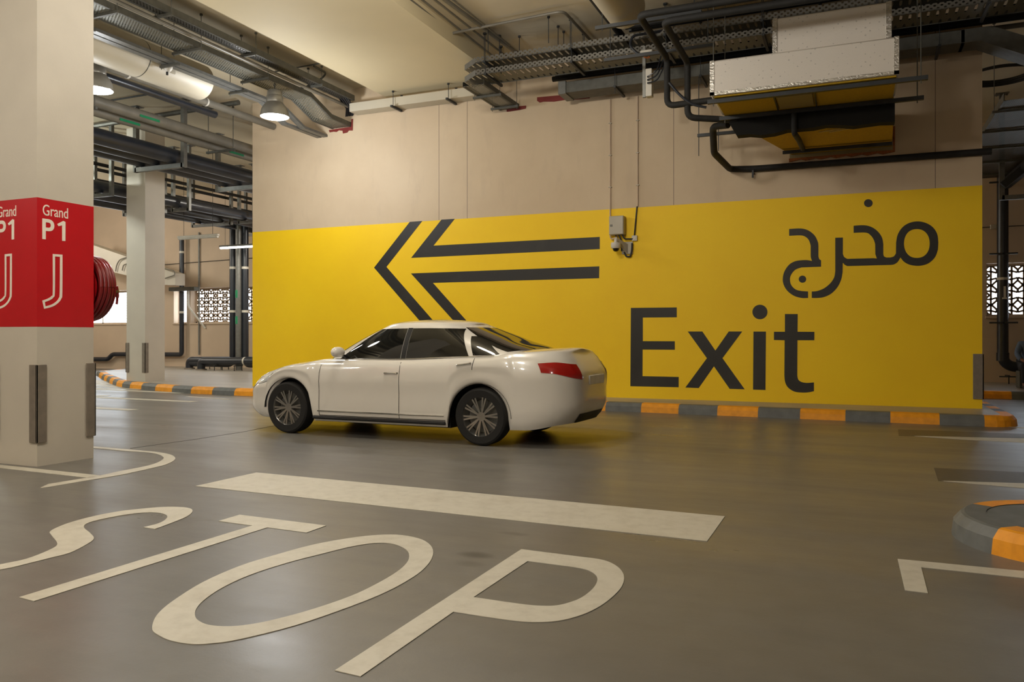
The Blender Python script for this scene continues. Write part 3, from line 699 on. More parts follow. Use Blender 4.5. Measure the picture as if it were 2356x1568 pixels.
# pipe pair E
pipe('grey_pipe', [(-12.1, 2, 6.05), (-12.1, WY-.02, 6.05)], .075, 'gpipe', 'long grey pipe running under the white round duct, ends at the wall by the lamp', group='left ceiling pipes', n=20)
pipe('black_pipe', [(-12.42, 2, 5.98), (-12.42, 13.1, 5.98)], .075, 'bpipe', 'black pipe close below the grey pipe under the white round duct', group='left ceiling pipes', n=20)
for i, yy in enumerate((8.6, 10.6, 12.5)):
    tag(MB().lathe([(.079, -.02), (.086, -.02), (.086, .02), (.079, .02)], (-12.1, yy, 6.05), 'Y', closed=True).build('pipe_clip', M['cream']), ['pale clip round the grey pipe below the duct, the one nearest the near pillar', 'pale clip round the grey pipe below the end of the duct', 'pale clip round the grey pipe nearest the lit lamp'][i], 'pipe clip', 'pale pipe clips')
# F pair, grey, with green labels
def lbl(name, ctr, dy, dz, x, label, mat='green'):
    tag(MB().box((x, ctr[1]-dy/2, ctr[2]-dz/2), (x+.004, ctr[1]+dy/2, ctr[2]+dz/2)).build(name, M[mat], smooth=0), label, 'sticker', 'stickers on pipes')
pipe('grey_pipe', [(-13.5, 2, 5.84), (-13.5, 22, 5.84)], .115, 'gpipe', 'thick grey pipe crossing left to right below the round duct, upper of the green-labelled pair', group='left ceiling pipes', n=20)
pipe('grey_pipe', [(-13.85, 2, 5.76), (-13.85, 22, 5.76)], .10, 'gpipe', 'thick grey pipe crossing left to right below the round duct, lower of the green-labelled pair', group='left ceiling pipes', n=20)
s_ = MB()
for i, yy in enumerate((10.9, 14.6, 18.2)):
    s_ = MB().bar((-14.1, yy, 5.64), (-13.25, yy, 5.64), .05, .05)
    for xx in (-14.05, -13.3): rod(s_, xx, yy, 5.6, r=.009)
    tag(s_.build('pipe_hanger', M['galvd']), ['trapeze hanger under the green-labelled pipes nearest the near pillar', 'trapeze hanger under the green-labelled pipes in front of the pale column top', 'trapeze hanger under the green-labelled pipes beside the wall end'][i], 'pipe hanger', 'trapeze hangers')
for i, px_ in enumerate((300, 345, 545)):
    q = P(px_, [281, 283, 352][i], X=-13.385 if i == 1 else -13.74)
    lbl('pipe_sticker', (0, q.y, 5.80 if i == 1 else 5.72), .5, .05, -13.383 if i == 1 else -13.748, ['green arrow sticker on the lower grey pipe by the near pillar', 'green arrow sticker on the upper grey pipe', 'green arrow sticker on the grey pipe close to the wall end'][i])
# G: three big black pipes on U frames
for i, xx in enumerate((-14.28, -14.78, -15.24)):
    pipe('black_pipe', [(xx, 2, 5.4), (xx, 22.9, 5.4)], .17, 'bpipe', ['thick black pipe nearest us of three side by side in front of the far pillar', 'middle one of three thick black pipes side by side in front of the far pillar', 'farthest of three thick black pipes side by side in front of the far pillar'][i], group='thick black ceiling pipes', n=24)
def uframe(x0, x1, z, y, label, wd=.09, ztop=CZ, group='steel pipe frames'):
    root = empty('pipe_hanger', ((x0+x1)/2, y, z), label, 'pipe hanger', group)
    MB().bar((x0, y, z), (x1, y, z), wd, wd).build('crossbar', M['galv'], root, smooth=0)
    for xx, zt in ((x0, ztop), (x1, ztop)):
        m = MB().box((xx-wd/2, y-wd/2, z-wd/2), (xx+wd/2, y+wd/2, zt)); m.build('post', M['galv'], root, smooth=0)
        MB().bbox((xx-.13, y-.11, zt-.015), (xx+.13, y+.11, zt), .003).tube([(xx-.1, y, zt-.05), (xx-.1, y, zt)], .012).tube([(xx+.1, y, zt-.05), (xx+.1, y, zt)], .012).build('base_plate', M['galv'], root, smooth=0)
    return root
uframe(-15.42, -13.95, 5.17, 13.75, 'steel U frame carrying the three thick black pipes in front of the far pillar', .10)
uframe(-15.5, -13.95, 5.17, 16.45, 'steel U frame carrying the three thick black pipes beside the wall end', .10)
# H: far group
for i, xx in enumerate((-17.52, -18.5, -19.42)):
    pipe('black_pipe', [(xx, 3, 5.07), (xx, BY-.3, 5.07)], .15, 'bpipe', ['nearest big black pipe of the lowest bundle behind the far pillar', 'middle big black pipe of the lowest bundle behind the far pillar', 'farthest big black pipe of the lowest bundle behind the far pillar'][i], group='lowest black pipes', n=20)
for i, (xx, zz) in enumerate(((-17.7, 5.68), (-18.3, 5.68), (-18.3, 5.4))):
    pipe('thin_pipe', [(xx, 3, zz), (xx, BY-.1, zz)], .045, 'insul', ['highest thin black pipe above the lowest bundle', 'second thin black pipe above the lowest bundle', 'lowest of the thin black pipes above the lowest bundle'][i], group='thin black ceiling pipes', n=10)
for i, yy in enumerate((12.0, 14.55, 17.1, 19.75, 22.2)):
    wh = ['left of the far pillar, nearest us', 'left of the far pillar', 'right of the far pillar', 'next to the yellow wall end', 'close to the back wall'][i]
    uframe(-17.75, -17.16, 4.86, yy, 'short steel U frame %s, near row' % wh, .085)
    uframe(-19.7, -18.12, 4.86, yy+.05, 'wide steel U frame %s, far row' % wh, .085)
# cross conduits high on the left ceiling
pipe('ceiling_conduit', [(-12.6, 14.0, 6.5), (-24, 14.4, 6.5)], .06, 'galvd', 'grey channel crossing the left ceiling behind the pipes', 'conduit', 'ceiling conduits', n=8)
q1, q2, q3, q4, q5 = P(655, 165, Z=6.63), P(738, 145, Z=6.35), P(722, 152, Z=6.63), P(750, 168, Z=6.63), P(700, 205, Z=6.5)
pipe('ceiling_conduit', [P(632, 165, Z=6.62), P(740, 145, Z=6.62)], .014, 'galvd', 'thin conduit with clips running to the beam above the lit lamp', 'conduit', 'ceiling conduits', n=8)
pipe('ceiling_conduit', [P(722, 152, Z=6.62), P(751, 168, Z=6.62), P(741, 180, Z=6.55), P(700, 202, Z=6.45), P(640, 207, Z=6.25)], .02, 'galvd', 'bent flexible conduit feeding the lit lamp', 'conduit', 'ceiling conduits', bend=.1, n=8)
pipe('ceiling_conduit', [P(225, 236, Z=6.6), P(370, 212, Z=6.6)], .02, 'dark', 'thin dark conduit on the ceiling below the duct', 'conduit', 'ceiling conduits', n=8)
# white rectangular duct on top of wall, left of the big trays, with hangers
y0_, y1_ = WY-.32, WY-.02
a = P(795, 262, Y=y0_); b = P(1105, 214, Y=y0_)
zb = 6.06; zt = 6.24
tag(MB().bbox((-9.85, y0_, zb), (b.x+.2, y1_, zt), .004).build('white_trunking', M['wduct'], smooth=0), 'long white square trunking along the top of the yellow wall under the ceiling beam', 'trunking')
for i, px_ in enumerate((905, 1032)):
    xx = P(px_, 240, Y=y0_-.03).x
    s_ = MB().bar((xx, y0_-.12, zb-.03), (xx, y1_, zb-.03), .04, .04); rod(s_, xx, y0_-.04, zb-.05, 6.36); rod(s_, xx, y1_-.0, zb-.05, 6.36)
    tag(s_.build('trunking_hanger', M['dark']), ['small dark hanger under the white trunking, left one', 'small dark hanger under the white trunking, right one'][i], 'pipe hanger', 'trunking hangers')
# ================================================================== UPPER RIGHT: trays along the wall
def tray_x(y0, y1, z, x0, x1, label, mat, rods, lip=.09, ch=.35):
    root = empty('cable_tray', ((x0+x1)/2, y0, z), label, 'cable tray', 'cable trays')
    f_ = MB()
    f_.ext([(x0+ch, y0, z), (x1, y0, z), (x1, y1, z), (x0, y1, z), (x0, y0+ch*.8, z)], (0, 0, .003)); f_.build('tray_floor', M[mat], root, smooth=0)
    l1 = MB().box((x0+ch, y0, z-.01), (x1, y0+.003, z+lip)).box((x0+ch, y0, z-.012), (x1, y0+.03, z-.006)); l1.build('side_rail', M['slotx'], root, smooth=0)
    MB().ext([(x0+ch, y0, z-.01), (x0, y0+ch*.8, z-.01), (x0, y0+ch*.8, z+lip), (x0+ch, y0, z+lip)], (.003, .003, 0)).build('corner_rail', M['galv'], root, smooth=0)
    MB().box((x0, y1, z-.01), (x1, y1+.003, z+lip)).build('side_rail', M['galvd'], root, smooth=0)
    for xx in rods:
        s_ = MB().bar((xx, y0-.07, z-.03), (xx, y1+.1, z-.03), .04, .04)
        for yy in (y0-.05, y1+.08): rod(s_, xx, yy, z-.06)
        s_.build('tray_support', M['dark'], root)
    return root
RX_ = [-6.0, -4.4, -2.8, -1.3, .3, 1.7, 3.3]
tray_x(12.85, 13.42, 6.17, -6.55, 6.0, 'upper slotted cable tray running right along the exit wall', 'ribs', RX_)
tray_x(12.85, 13.42, 5.95, -6.55, 6.0, 'lower slotted cable tray running right along the exit wall', 'ribs', [x+.02 for x in RX_])
tray_y(-6.5, -6.08, 5.80, 12.95, WY+.02, 'short perforated cable tray turning into the wall under the slotted trays', rods=.8, lip=.08)
poly = [wp(1166, 247), wp(1211, 243), wp(1210, 250), wp(1190, 254), wp(1170, 257), wp(1166, 257)]
tag(MB().ext([(a, WY-.01, b) for a, b in poly], (0, .009, 0)).build('firestop_patch', M['firestop'], smooth=0), 'small red firestop patch below the short tray', 'firestop')
poly = [wp(1236, 224), wp(1356, 213), wp(1357, 226), wp(1330, 229), wp(1300, 230), wp(1275, 234), wp(1250, 234), wp(1242, 236), wp(1236, 232)]
tag(MB().ext([(a, WY-.01, b) for a, b in poly], (0, .009, 0)).build('firestop_patch', M['firestop'], smooth=0), 'long red firestop patch below the end of the galvanised duct', 'firestop')
# galvanised rectangular duct and its bend
root = empty('rectangular_duct', (-2, 13.9, 5.75), 'galvanised rectangular duct above the exit wall bending down behind its right end', 'duct')
dx0 = P(1290, 205, Y=13.9).x
MB().bbox((dx0, 13.86, 5.75), (1.55, 14.3, 5.95), .006).build('duct_run', M['galvd'], root, smooth=0)
MB().bbox((dx0-.03, 13.84, 5.73), (dx0+.12, 14.32, 5.97), .006).build('end_flange', M['galv'], root, smooth=0)
m = MB(); A = [(1.5, 5.75), (1.5, 5.95), (1.9, 5.95), (3.2, 5.3), (6, 5.3), (6, 5.08), (3.05, 5.08), (1.75, 5.75)]
m.ext([(x, 13.86, z) for x, z in A], (0, .44, 0)).build('duct_bend', M['galvd'], root, smooth=0)
for xx in (-3.9, -2.4, -.5, 1.2):
    s_ = MB().bar((xx, 13.75, 5.72), (xx, 14.4, 5.72), .04, .04); rod(s_, xx, 13.78, 5.6); s_.build('duct_support', M['dark'], root)
# dark pipes above the duct
for i, (yy, zz, r, mt) in enumerate(((13.75, 6.12, .05, 'dark'), (13.95, 6.2, .06, 'insul'), (14.12, 6.12, .05, 'insul'), (14.3, 6.25, .06, 'dark'), (14.45, 6.1, .04, 'gpipe'), (13.0, 6.45, .05, 'insul'), (13.25, 6.48, .04, 'dark'))):
    pipe('service_pipe', [(-5.2 if i < 5 else -3.5, yy, zz), (6.5, yy, zz)], r, mt, ['dark pipe just behind the slotted trays', 'insulated pipe above the front of the galvanised duct', 'insulated pipe above the middle of the galvanised duct', 'dark pipe above the back of the galvanised duct', 'grey pipe nearest the exit wall above the duct', 'insulated pipe lying above the upper slotted tray', 'dark pipe close under the ceiling above the slotted trays'][i], group='service pipes above the exit wall', n=10)
# conduits beside the beam running towards the wall
cd_ = [((944, 0), (1042, 76), .022, -6.38), ((972, 0), (1134, 129), .018, None), ((1001, 0), (1156, 123), .018, None), ((1025, 0), (1187, 120), .035, None), ((1050, 6), (1151, 87), .016, None)]
nm_ = ['conduit hugging the side of the ceiling beam', 'second conduit beside the ceiling beam', 'third conduit beside the ceiling beam', 'thickest pipe beside the ceiling beam', 'fifth conduit beside the ceiling beam, farthest from it']
for i, (p, q, r, _) in enumerate(cd_):
    a = P(*p, Z=6.58); b = P(*q, Z=6.58); d = (b-a).normalized()
    pipe('ceiling_conduit', [a-d*7, b if i == 0 else b+d*.4], r, 'gpipe', nm_[i], 'conduit', 'conduits beside the beam', n=8)
a, b, c_ = P(1042, 76, Z=6.56), P(1296, 25, Z=6.56), P(1358, 92, Z=6.56)
pipe('ceiling_conduit', [a, P(1120, 60, Z=6.56), b, c_+(c_-b)*.2], .025, 'gpipe', 'conduit crossing over the others and turning towards the wall', 'conduit', 'conduits beside the beam', bend=.15, n=8)
pipe('insulated_pipe', [P(1367, 0, Z=6.45)+Vector((0, -6, 0)), P(1367, 0, Z=6.45), Vector((P(1367, 0, Z=6.45).x, 14, 6.45))], .06, 'insul', 'black pipe on the ceiling left of the right-hand round duct', group='insulated black pipes', n=12)
dr = P(1440, 18, X=-3.05)
duct_y(-3.05, 6.05, .29, 2.0, P(1440, 20, Z=6.05).y, 'white round duct end hanging at the top centre right of the beam', (9.6,))
# wire-thin threaded rods with slack ties
for i, (p, zz) in enumerate((((1123, 62), 6.2), ((1149, 83), 6.2), ((1195, 85), 6.2), ((1262, 40), 6.2), ((1284, 62), 6.2), ((1297, 74), 6.2))):
    a = P(*p, Z=6.63); m = MB(); rod(m, a.x, a.y, 6.2, CZ, .007)
    tag(m.build('threaded_rod', M['dark']), ['thin rod hanging above the left corner of the slotted trays', 'second thin rod above the slotted trays from the left', 'third thin rod above the slotted trays from the left', 'tallest thin rod left of the crossing conduit end', 'thin rod right of the tallest one', 'shortest thin rod near the crossing conduit end'][i], 'hanger rod', 'rods above the slotted trays')
# ================================================================== FAN COIL UNIT with foil ducts
ux0, ux1 = -1.83, .525
root = empty('fan_coil_unit', ((ux0+ux1)/2, 11.8, 4.6), 'large foil-wrapped air conditioning unit hanging before the exit wall', 'air conditioner')
MB().bbox((ux0, 11.25, 4.62), (ux1, 12.35, 5.10), .02).build('lower_box', M['foil'], root)['label'] = 'wide white foil-faced box'
MB().bbox((-1.02, 11.42, 5.10), (.445, 12.3, 5.62), .02).build('upper_box', M['foil'], root)['label'] = 'narrower white foil-faced box on top'
t = MB()
for (a, b) in (((ux0, 4.62), (ux0+.055, 5.10)), ((ux1-.055, 4.62), (ux1, 5.10)), ((ux0, 4.62), (ux1, 4.665))): t.box((a[0]-.002, 11.243, a[1]), (b[0]+.002, 11.252, b[1]))
for (a, b) in (((-1.02, 5.10), (-.96, 5.62)), ((.385, 5.10), (.445, 5.62))): t.box((a[0]-.002, 11.413, a[1]), (b[0]+.002, 11.422, b[1]))
t.build('foil_tape', M['tape'], root, smooth=0)['label'] = 'shiny silver edge tape'
MB().box((ux0+.05, 11.29, 4.60), (ux1-.03, 12.34, 4.619)).build('underside_board', M['ywool'], root, smooth=0)['label'] = 'yellow insulation board underside'
pn = P(1810, 245, Z=4.59); pm = P(1888, 215, Z=4.59)
MB().bbox((-.98, 11.55, 4.575), (-.52, 12.15, 4.60), .004).build('access_panel', M['tan'], root, smooth=0)['label'] = 'tan access panel'
m = MB()
for a, b in (((-1.02, 11.5), (-1.0, 12.2)), ((-.5, 11.5), (-.48, 12.2))): m.box((a[0], a[1], 4.57), (b[0], b[1], 4.6))
m.build('panel_clip', M['dark'], root, smooth=0)
for yy, xa, xb in ((11.36, ux0-.05, .86), (12.30, ux0-.03, .88)):
    m = MB().bar((xa, yy, 4.565), (xb, yy, 4.565), .055, .055); m.build('support_channel', M['dark'], root, smooth=0)
    for xx in (xa+.08, xb-.08):
        MB().tube([(xx, yy, 4.5), (xx, yy, CZ)], .007, n=6).build('hanger_rod', M['galvd'], root)
# black coil casing, sagging skirt
m = MB(); n_ = 12; top = []; bt = []
for i in range(n_+1):
    t_ = i/n_; xx = -1.62+(ux1+1.62)*t_; bt.append((xx, 12.37, 4.31-.02*math.sin(t_*9)+.015*math.sin(t_*23)))
for i in range(n_, -1, -1): t_ = i/n_; top.append(((-1.78)+(ux1+1.78)*t_, 12.37, 4.60))
m.ext(bt+top, (0, .2, 0)).build('felt_casing', M['felt'], root, smooth=0)['label'] = 'black felt-covered casing'
# yellow plenum tapering to the wall
zq = 4.47
A = [(-1.56, 12.57, zq), (.52, 12.57, zq), (.575, WY, zq-.05), (-.98, WY, zq-.05)]
m = MB(); m.add([*A, *[(x, y, 4.95) for x, y, z in A]], [(0, 3, 2, 1), (4, 5, 6, 7), (0, 1, 5, 4), (1, 2, 6, 5), (2, 3, 7, 6), (3, 0, 4, 7)])
m.build('plenum', M['ywool'], root, smooth=0)['label'] = 'yellow insulation board plenum tapering to the wall'
MB().bar((-1.1, 14.15, zq-.09), (.56, 14.15, zq-.09), .05, .05).build('plenum_channel', M['dark'], root, smooth=0)
MB().box((-1.02, WY-.02, 4.35), (.6, WY, 4.45)).build('opening_frame', M['tan'], root, smooth=0)
m = MB(); m.ext([(-1.03, WY-.025, 4.36), (-1.03, WY-.025, 4.30)]+[(-1.0+.08*i_, WY-.025, 4.305+.012*((i_*7) % 3)) for i_ in range(20)]+[(.62, WY-.025, 4.33), (.62, WY-.025, 4.75), (.59, WY-.025, 4.75), (.59, WY-.025, 4.36)], (0, .024, 0)); m.build('brick_edge', M['brick'], root, smooth=0)['label'] = 'ragged broken brick edge of the opening'
m = MB().tube([(-.80, 12.33, 4.55), (-.80, 12.30, 4.25), (-.77, 12.9, 4.28), (-.78, 13.6, 4.36), (-.78, 14.1, 4.40)], .04, bend=.1); m.build('drain_hose', M['insul'], root)['label'] = 'black wrapped drain hose'
m = MB().bar((-.5, 13.2, zq-.03), (.15, 13.0, zq-.03), .02, .006).bar((-.35, 13.25, zq-.032), (.05, 13.1, zq-.032), .02, .006); m.build('foil_strip', M['tape'], root, smooth=0)
# strut behind
b = P(1605, 312, Y=13.9)
s_ = MB().bar((b.x, 13.9, b.z), (-1.1, 13.9, b.z), .05, .05)
s_.tube([(b.x+.02, 13.9, b.z-.35), (b.x+.02, 13.9, 5.95)], .007, n=6); q = P(1653, 300, Y=13.9); s_.tube([(q.x, 13.9, q.z-.35), (q.x, 13.9, 4.95)], .007, n=6)
tag(s_.build('hanger_channel', M['dark']), 'grey channel on thin rods sticking out left of the yellow plenum', 'support channel')
# insulated pipes feeding it
ip = lambda pts, r, lb: pipe('insulated_pipe', pts, r, 'insul', lb, group='insulated black pipes', bend=.12, n=12)
xa = -2.63; xb = -2.32
q = P(1470, 35, X=xa)
ip([(6, q.y, q.z), (xa, q.y, q.z), (xa, 12.2, q.z-.02), (xa, 12.2, 4.82), (ux0+.05, 12.15, 4.82)], .048, 'black insulated pipe dropping left of the air conditioning unit, outer one')
q = P(1527, 50, X=xb)
ip([(6, q.y, q.z), (xb, q.y, q.z), (xb, 12.2, q.z-.02), (xb, 12.2, 4.61), (-1.6, 12.42, 4.55)], .048, 'black insulated pipe dropping left of the air conditioning unit, inner one')
m = MB().bar((-3.6, 12.1, 5.62), (-1.9, 12.1, 5.62), .05, .05); rod(m, -3.5, 12.1, 5.6); rod(m, -2.0, 12.1, 5.6)
tag(m.build('pipe_hanger', M['dark']), 'dark channel on rods right above the elbows of the dropping insulated pipes', 'pipe hanger')
m = MB().bar((-3.4, 11.0, 5.7), (-1.9, 11.0, 5.7), .05, .05); rod(m, -3.3, 11.0, 5.65); rod(m, -2.0, 11.0, 5.65)
tag(m.build('pipe_hanger', M['dark']), 'dark channel on rods nearer to us above the two dropping insulated pipes', 'pipe hanger')
Yd = 14.53
dp = [P(1675, 287, Y=12.6), P(1640, 291, Y=12.8), P(1643, 352, Y=13.3), P(1680, 389, Y=Yd), P(1735, 388, Y=Yd), P(2275, 351, Y=Yd)]
dp[5] = Vector((WX1+.12, Yd, dp[4].z-.02))
pipe('drain_pipe', dp, .055, 'insul', 'black insulated drain pipe running right along the exit wall under the unit', 'pipe', 'insulated black pipes', bend=.1, n=12)
q = P(1732, 398, Y=14.5)
tag(MB().bar((q.x, 14.50, dp[4].z-.02), (q.x, 14.50, dp[4].z-.16), .03, .03).bar((q.x, 14.50, dp[4].z-.08), (q.x, WY, dp[4].z-.08), .03, .03).build('pipe_bracket', M['dark'], smooth=0), 'small dark wall bracket under the left end of the drain pipe', 'bracket')
# loose black cables
q = [P(1540, 190, Y=12.1), P(1560, 215, Y=12.1), P(1590, 240, Y=12.1), P(1625, 247, Y=12.1)]
pipe('loose_cable', q, .02, 'bpipe', 'loose black cable drooping from the outer insulated pipe to the unit', 'cable', 'loose black cables', bend=.2, n=8)
q = [P(1490, 128, Y=12.6), P(1468, 125, Y=12.6), P(1448, 105, Y=12.6), P(1455, 82, Y=12.6), P(1530, 70, Y=12.9)]
pipe('loose_cable', q, .022, 'bpipe', 'loop of black cable hanging at the left of the hanging electrical box', 'cable', 'loose black cables', bend=.25, n=8)
# hanging electrical box on strut
by = 12.75
q0 = P(1483, 128, Y=by); q1 = P(1483, 224, Y=by); b0 = P(1487, 160, Y=by); b1 = P(1501, 222, Y=by)
root = empty('hanging_electrical_box', (b0.x, by, b1.z), 'slim white electrical box hanging on a grey strut under the slotted trays', 'electrical box')
MB().box((q0.x-.03, by-.02, q1.z), (q0.x+.02, by+.03, q0.z+.15)).build('strut', M['galv'], root, smooth=0)
MB().bbox((b0.x, by-.05, b1.z), (b1.x, by+.08, b0.z), .006).build('box', M['cream'], root)
qq = P(1489, 126, Y=by)
MB().bbox((qq.x-.1, by-.08, qq.z), (qq.x+.1, by+.08, qq.z+.06), .01).build('beacon_base', M['cream'], root)
MB().lathe([(0, 0), (.06, 0), (.05, -.05), (0, -.055)], (qq.x, by-.02, qq.z), n=16).build('beacon', M['amber'], root)['label'] = 'orange beacon'
for i in range(3):
    zz = b0.z-.14-i*.05
    MB().tube([(b1.x-.06, by-.05, zz), (b1.x-.06, by-.1, zz-.01), (b1.x+.1, by-.1, zz+.06-.03*i), (b1.x+.16+.05*i, by-.05, zz+.35), (b1.x+.2+.04*i, by, 5.7)], .011, n=6, bend=.08).build('cord', M['bpipe'], root)
# ================================================================== ITEMS ON THE EXIT WALL
q0 = P(1407, 500, Y=WY); q1 = P(1440, 541, Y=WY)
root = empty('control_box', (q0.x/2+q1.x/2, WY, q1.z), 'grey metal control box on the yellow wall right of the arrow', 'control box')
MB().bbox((q0.x, WY-.17, q1.z), (q1.x, WY-.002, q0.z), .006).build('enclosure', M['greybox'], root)
MB().bbox((q0.x+.008, WY-.18, q1.z+.008), (q1.x-.008, WY-.17, q0.z-.008), .003).build('door', M['greybox'], root)
MB().box((q0.x+.03, WY-.186, q0.z-.2), (q0.x+.04, WY-.18, q0.z-.16)).box((q0.x+.055, WY-.186, q0.z-.2), (q0.x+.065, WY-.18, q0.z-.16)).build('latch', M['dark'], root, smooth=0)
zc = q1.z
for i, xx in enumerate((q0.x+.11, q0.x+.17, q0.x+.24)):
    e = [(xx+.05, WY-.1, zc-.12), (xx+.1, WY-.06, zc-.16), (xx+.1, WY-.06, zc-.3)] if i < 2 else [(xx+.03, WY-.1, zc-.08), (xx+.2, WY-.03, zc-.08)]
    MB().tube([(xx, WY-.1, zc), *e], .014, n=8, bend=.06).build('cable', M['dark'], root)
cx = P(1417, 565, Y=WY-.25); zc2 = cx.z
root = empty('dome_camera', (cx.x, WY-.25, zc2), 'white dome security camera on an arm below the grey control box', 'camera', 'security cameras')
MB().lathe([(0, .13), (.03, .13), (.032, .07), (.04, .06), (.088, .055), (.092, .02), (.09, -.03), (.075, -.05), (0, -.05)], (cx.x, WY-.25, zc2), n=32).build('housing', M['cream'], root)
MB().lathe([(.06, -.05), (.052, -.085), (.03, -.105), (0, -.11)], (cx.x, WY-.25, zc2), n=24).build('dome', M['glass'], root)['label'] = 'dark camera dome'
MB().ext([(cx.x-.015, WY-.25, zc2+.11), (cx.x-.015, WY-.25, zc2+.15), (cx.x+.14, WY-.02, zc2+.04), (cx.x+.14, WY-.02, zc2-.14)], (.035, 0, 0)).build('arm', M['greybox'], root, smooth=0)
MB().bbox((cx.x+.05, WY-.03, zc2-.14), (cx.x+.26, WY-.002, zc2+.09), .005).build('wall_plate', M['greybox'], root)
MB().tube([(cx.x+.1, WY-.04, zc2-.1), (cx.x+.14, WY-.04, zc2-.19), (cx.x+.22, WY-.04, zc2-.19), (cx.x+.25, WY-.04, zc2-.06), (cx.x+.25, WY-.04, zc2+.06)], .017, n=8, bend=.08).build('cable', M['dark'], root)
jx = P(1461, 548, Y=WY)
root = empty('junction_box', jx, 'small white junction box at the foot of the right-hand wall conduit', 'junction box', 'junction boxes')
MB().bbox((jx.x-.05, WY-.05, jx.z-.05), (jx.x+.05, WY-.002, jx.z+.05), .006).build('box', M['cream'], root)
MB().lathe([(0, -.008), (.025, -.006), (.03, 0)], (jx.x+.005, WY-.05, jx.z), 'Y', n=20).build('cover', M['cream'], root)
for i, (px_, pb, lb) in enumerate(((1404, 545, 'straight thin wall conduit running down to the left of the grey control box'), (1467, 475, 'straight thin wall conduit running down to the small junction box'))):
    xx = P(px_, 400, Y=WY-.02).x; zb_ = P(px_, pb, Y=WY).z
    root = empty('wall_conduit', (xx, WY-.02, zb_), lb, 'conduit', 'wall conduits')
    pts = [(xx, WY-.02, 5.75), (xx, WY-.02, zb_)]
    if i == 0: pts += [(xx+.03, WY-.03, zb_-.05), (cx.x, WY-.2, zc2+.16)]
    MB().tube(pts, .013, n=10, bend=.04).build('tube', M['beige'], root)
    if i == 1: MB().tube([(xx-.012, WY-.02, zb_), (jx.x-.005, WY-.03, jx.z+.05)], .013, n=8).build('cable', M['dark'], root)['label'] = 'dark lower cable'
    for zz in (5.3, 4.7, 4.1): MB().bbox((xx-.03, WY-.036, zz-.008), (xx+.03, WY-.002, zz+.008), .002).build('clip', M['greybox'], root, smooth=0)
# ================================================================== HOSE REEL behind the near pillar
hx, hz = -7.80, 1.83
root = empty('hose_reel', (hx, PY0+PW+.02, hz-.36), 'red fire hose reel mounted behind the near pillar', 'hose reel')
y0_ = PY0+PW
for i in range(5):
    r1 = .355-.006*abs(i-2)
    pts = [(hx+(r1+.004*math.sin(a_*3+i))*math.cos(a_), y0_+.07+i*.042+.012*math.sin(a_), hz+(r1+.003*math.sin(a_*2+i))*math.sin(a_)) for a_ in [2*PI*j/40 for j in range(41)]]
    MB().tube(pts, .021, n=10).build('hose_loop', M['hose'], root)
for i in range(4):
    r1 = .31
    pts = [(hx+r1*math.cos(a_), y0_+.09+i*.042, hz+r1*math.sin(a_)) for a_ in [2*PI*j/36 for j in range(37)]]
    MB().tube(pts, .021, n=8).build('hose_loop', M['hose'], root)
MB().lathe([(.29, .05), (.1, .05), (.1, .25), (.29, .25), (.29, .24), (.12, .24), (.12, .06), (.29, .06)], (hx, y0_, hz), 'Y', closed=True).build('drum', M['red'], root)
MB().tube([(hx, y0_, hz), (hx, y0_+.27, hz)], .04).bbox((hx-.12, y0_, hz-.15), (hx+.12, y0_+.03, hz+.15), .01).build('wall_mount', M['red'], root)
nz = P(249, 670, Y=y0_+.3)
MB().tube([(hx+.352, y0_+.25, hz+.02), (hx+.345, y0_+.27, hz-.04), (hx+.335, y0_+.28, hz-.10)], [.019, .019, .019], n=10).tube([(hx+.335, y0_+.28, hz-.10), (hx+.325, y0_+.28, hz-.18)], .014, n=10).build('nozzle', M['hose'], root)
MB().tube([(hx+.349, y0_+.258, hz-.02), (hx+.345, y0_+.268, hz-.045)], .024, n=12).build('hose_clamp', M['brass'], root)
# ================================================================== BACK AREA, left
def tube_light(px0, px1, py, Y, lit, label):
    a = P(px0, py, Y=Y); L = 1.55
    x0 = a.x; x1 = x0+L
    root = empty('fluorescent_light', (x0+L/2, Y, a.z), label, 'strip light', 'hanging strip lights')
    MB().bbox((x0, Y-.05, a.z), (x1, Y+.05, a.z+.06), .01).build('housing', M['galvd'] if lit else M['cream'], root)
    MB().tube([(x0+.03, Y, a.z-.01), (x1-.03, Y, a.z-.01)], .045, n=14).build('tube_cover', M['tubeglow'] if lit else M['tubeoff'], root)
    for xx in (x0+.22, x1-.22): MB().tube([(xx, Y, a.z+.06), (xx, Y, CZ)], .006, n=6).build('hanging_wire', M['dark'], root)
    if lit:
        ld = bpy.data.lights.new('strip_light', 'AREA'); ld.shape = 'RECTANGLE'; ld.size = 1.4; ld.size_y = .08; ld.energy = 45; ld.color = (1, .92, .78)
        lo = bpy.data.objects.new('strip_glow', ld); COL.objects.link(lo); lo.parent = root; lo.location = (0, 0, -.08)
tube_light(506, 581, 569, 20.2, True, 'lit fluorescent strip hanging beside the left end of the yellow wall')
a = P(459, 545, Y=18)
tube_light(459-49*1.0, 459, 548, 18.0, False, 'unlit fluorescent strip hanging right of the far pillar')
vp = M['bpipe']
yb = BY-.2
q = P(418, 503, Y=yb); qb = P(418, 815, Y=yb)
pipe('drain_pipe', [(q.x, yb, 5.0), (q.x, yb, qb.z), (q.x-3.6, yb, qb.z-.02), (q.x-3.6-.25, yb, qb.z-.22), (-31, yb, qb.z-.26)], .085, 'bpipe', 'black pipe running down the back wall beside the narrow louvred window, then left', 'pipe', 'back wall pipes', bend=.12, n=16)
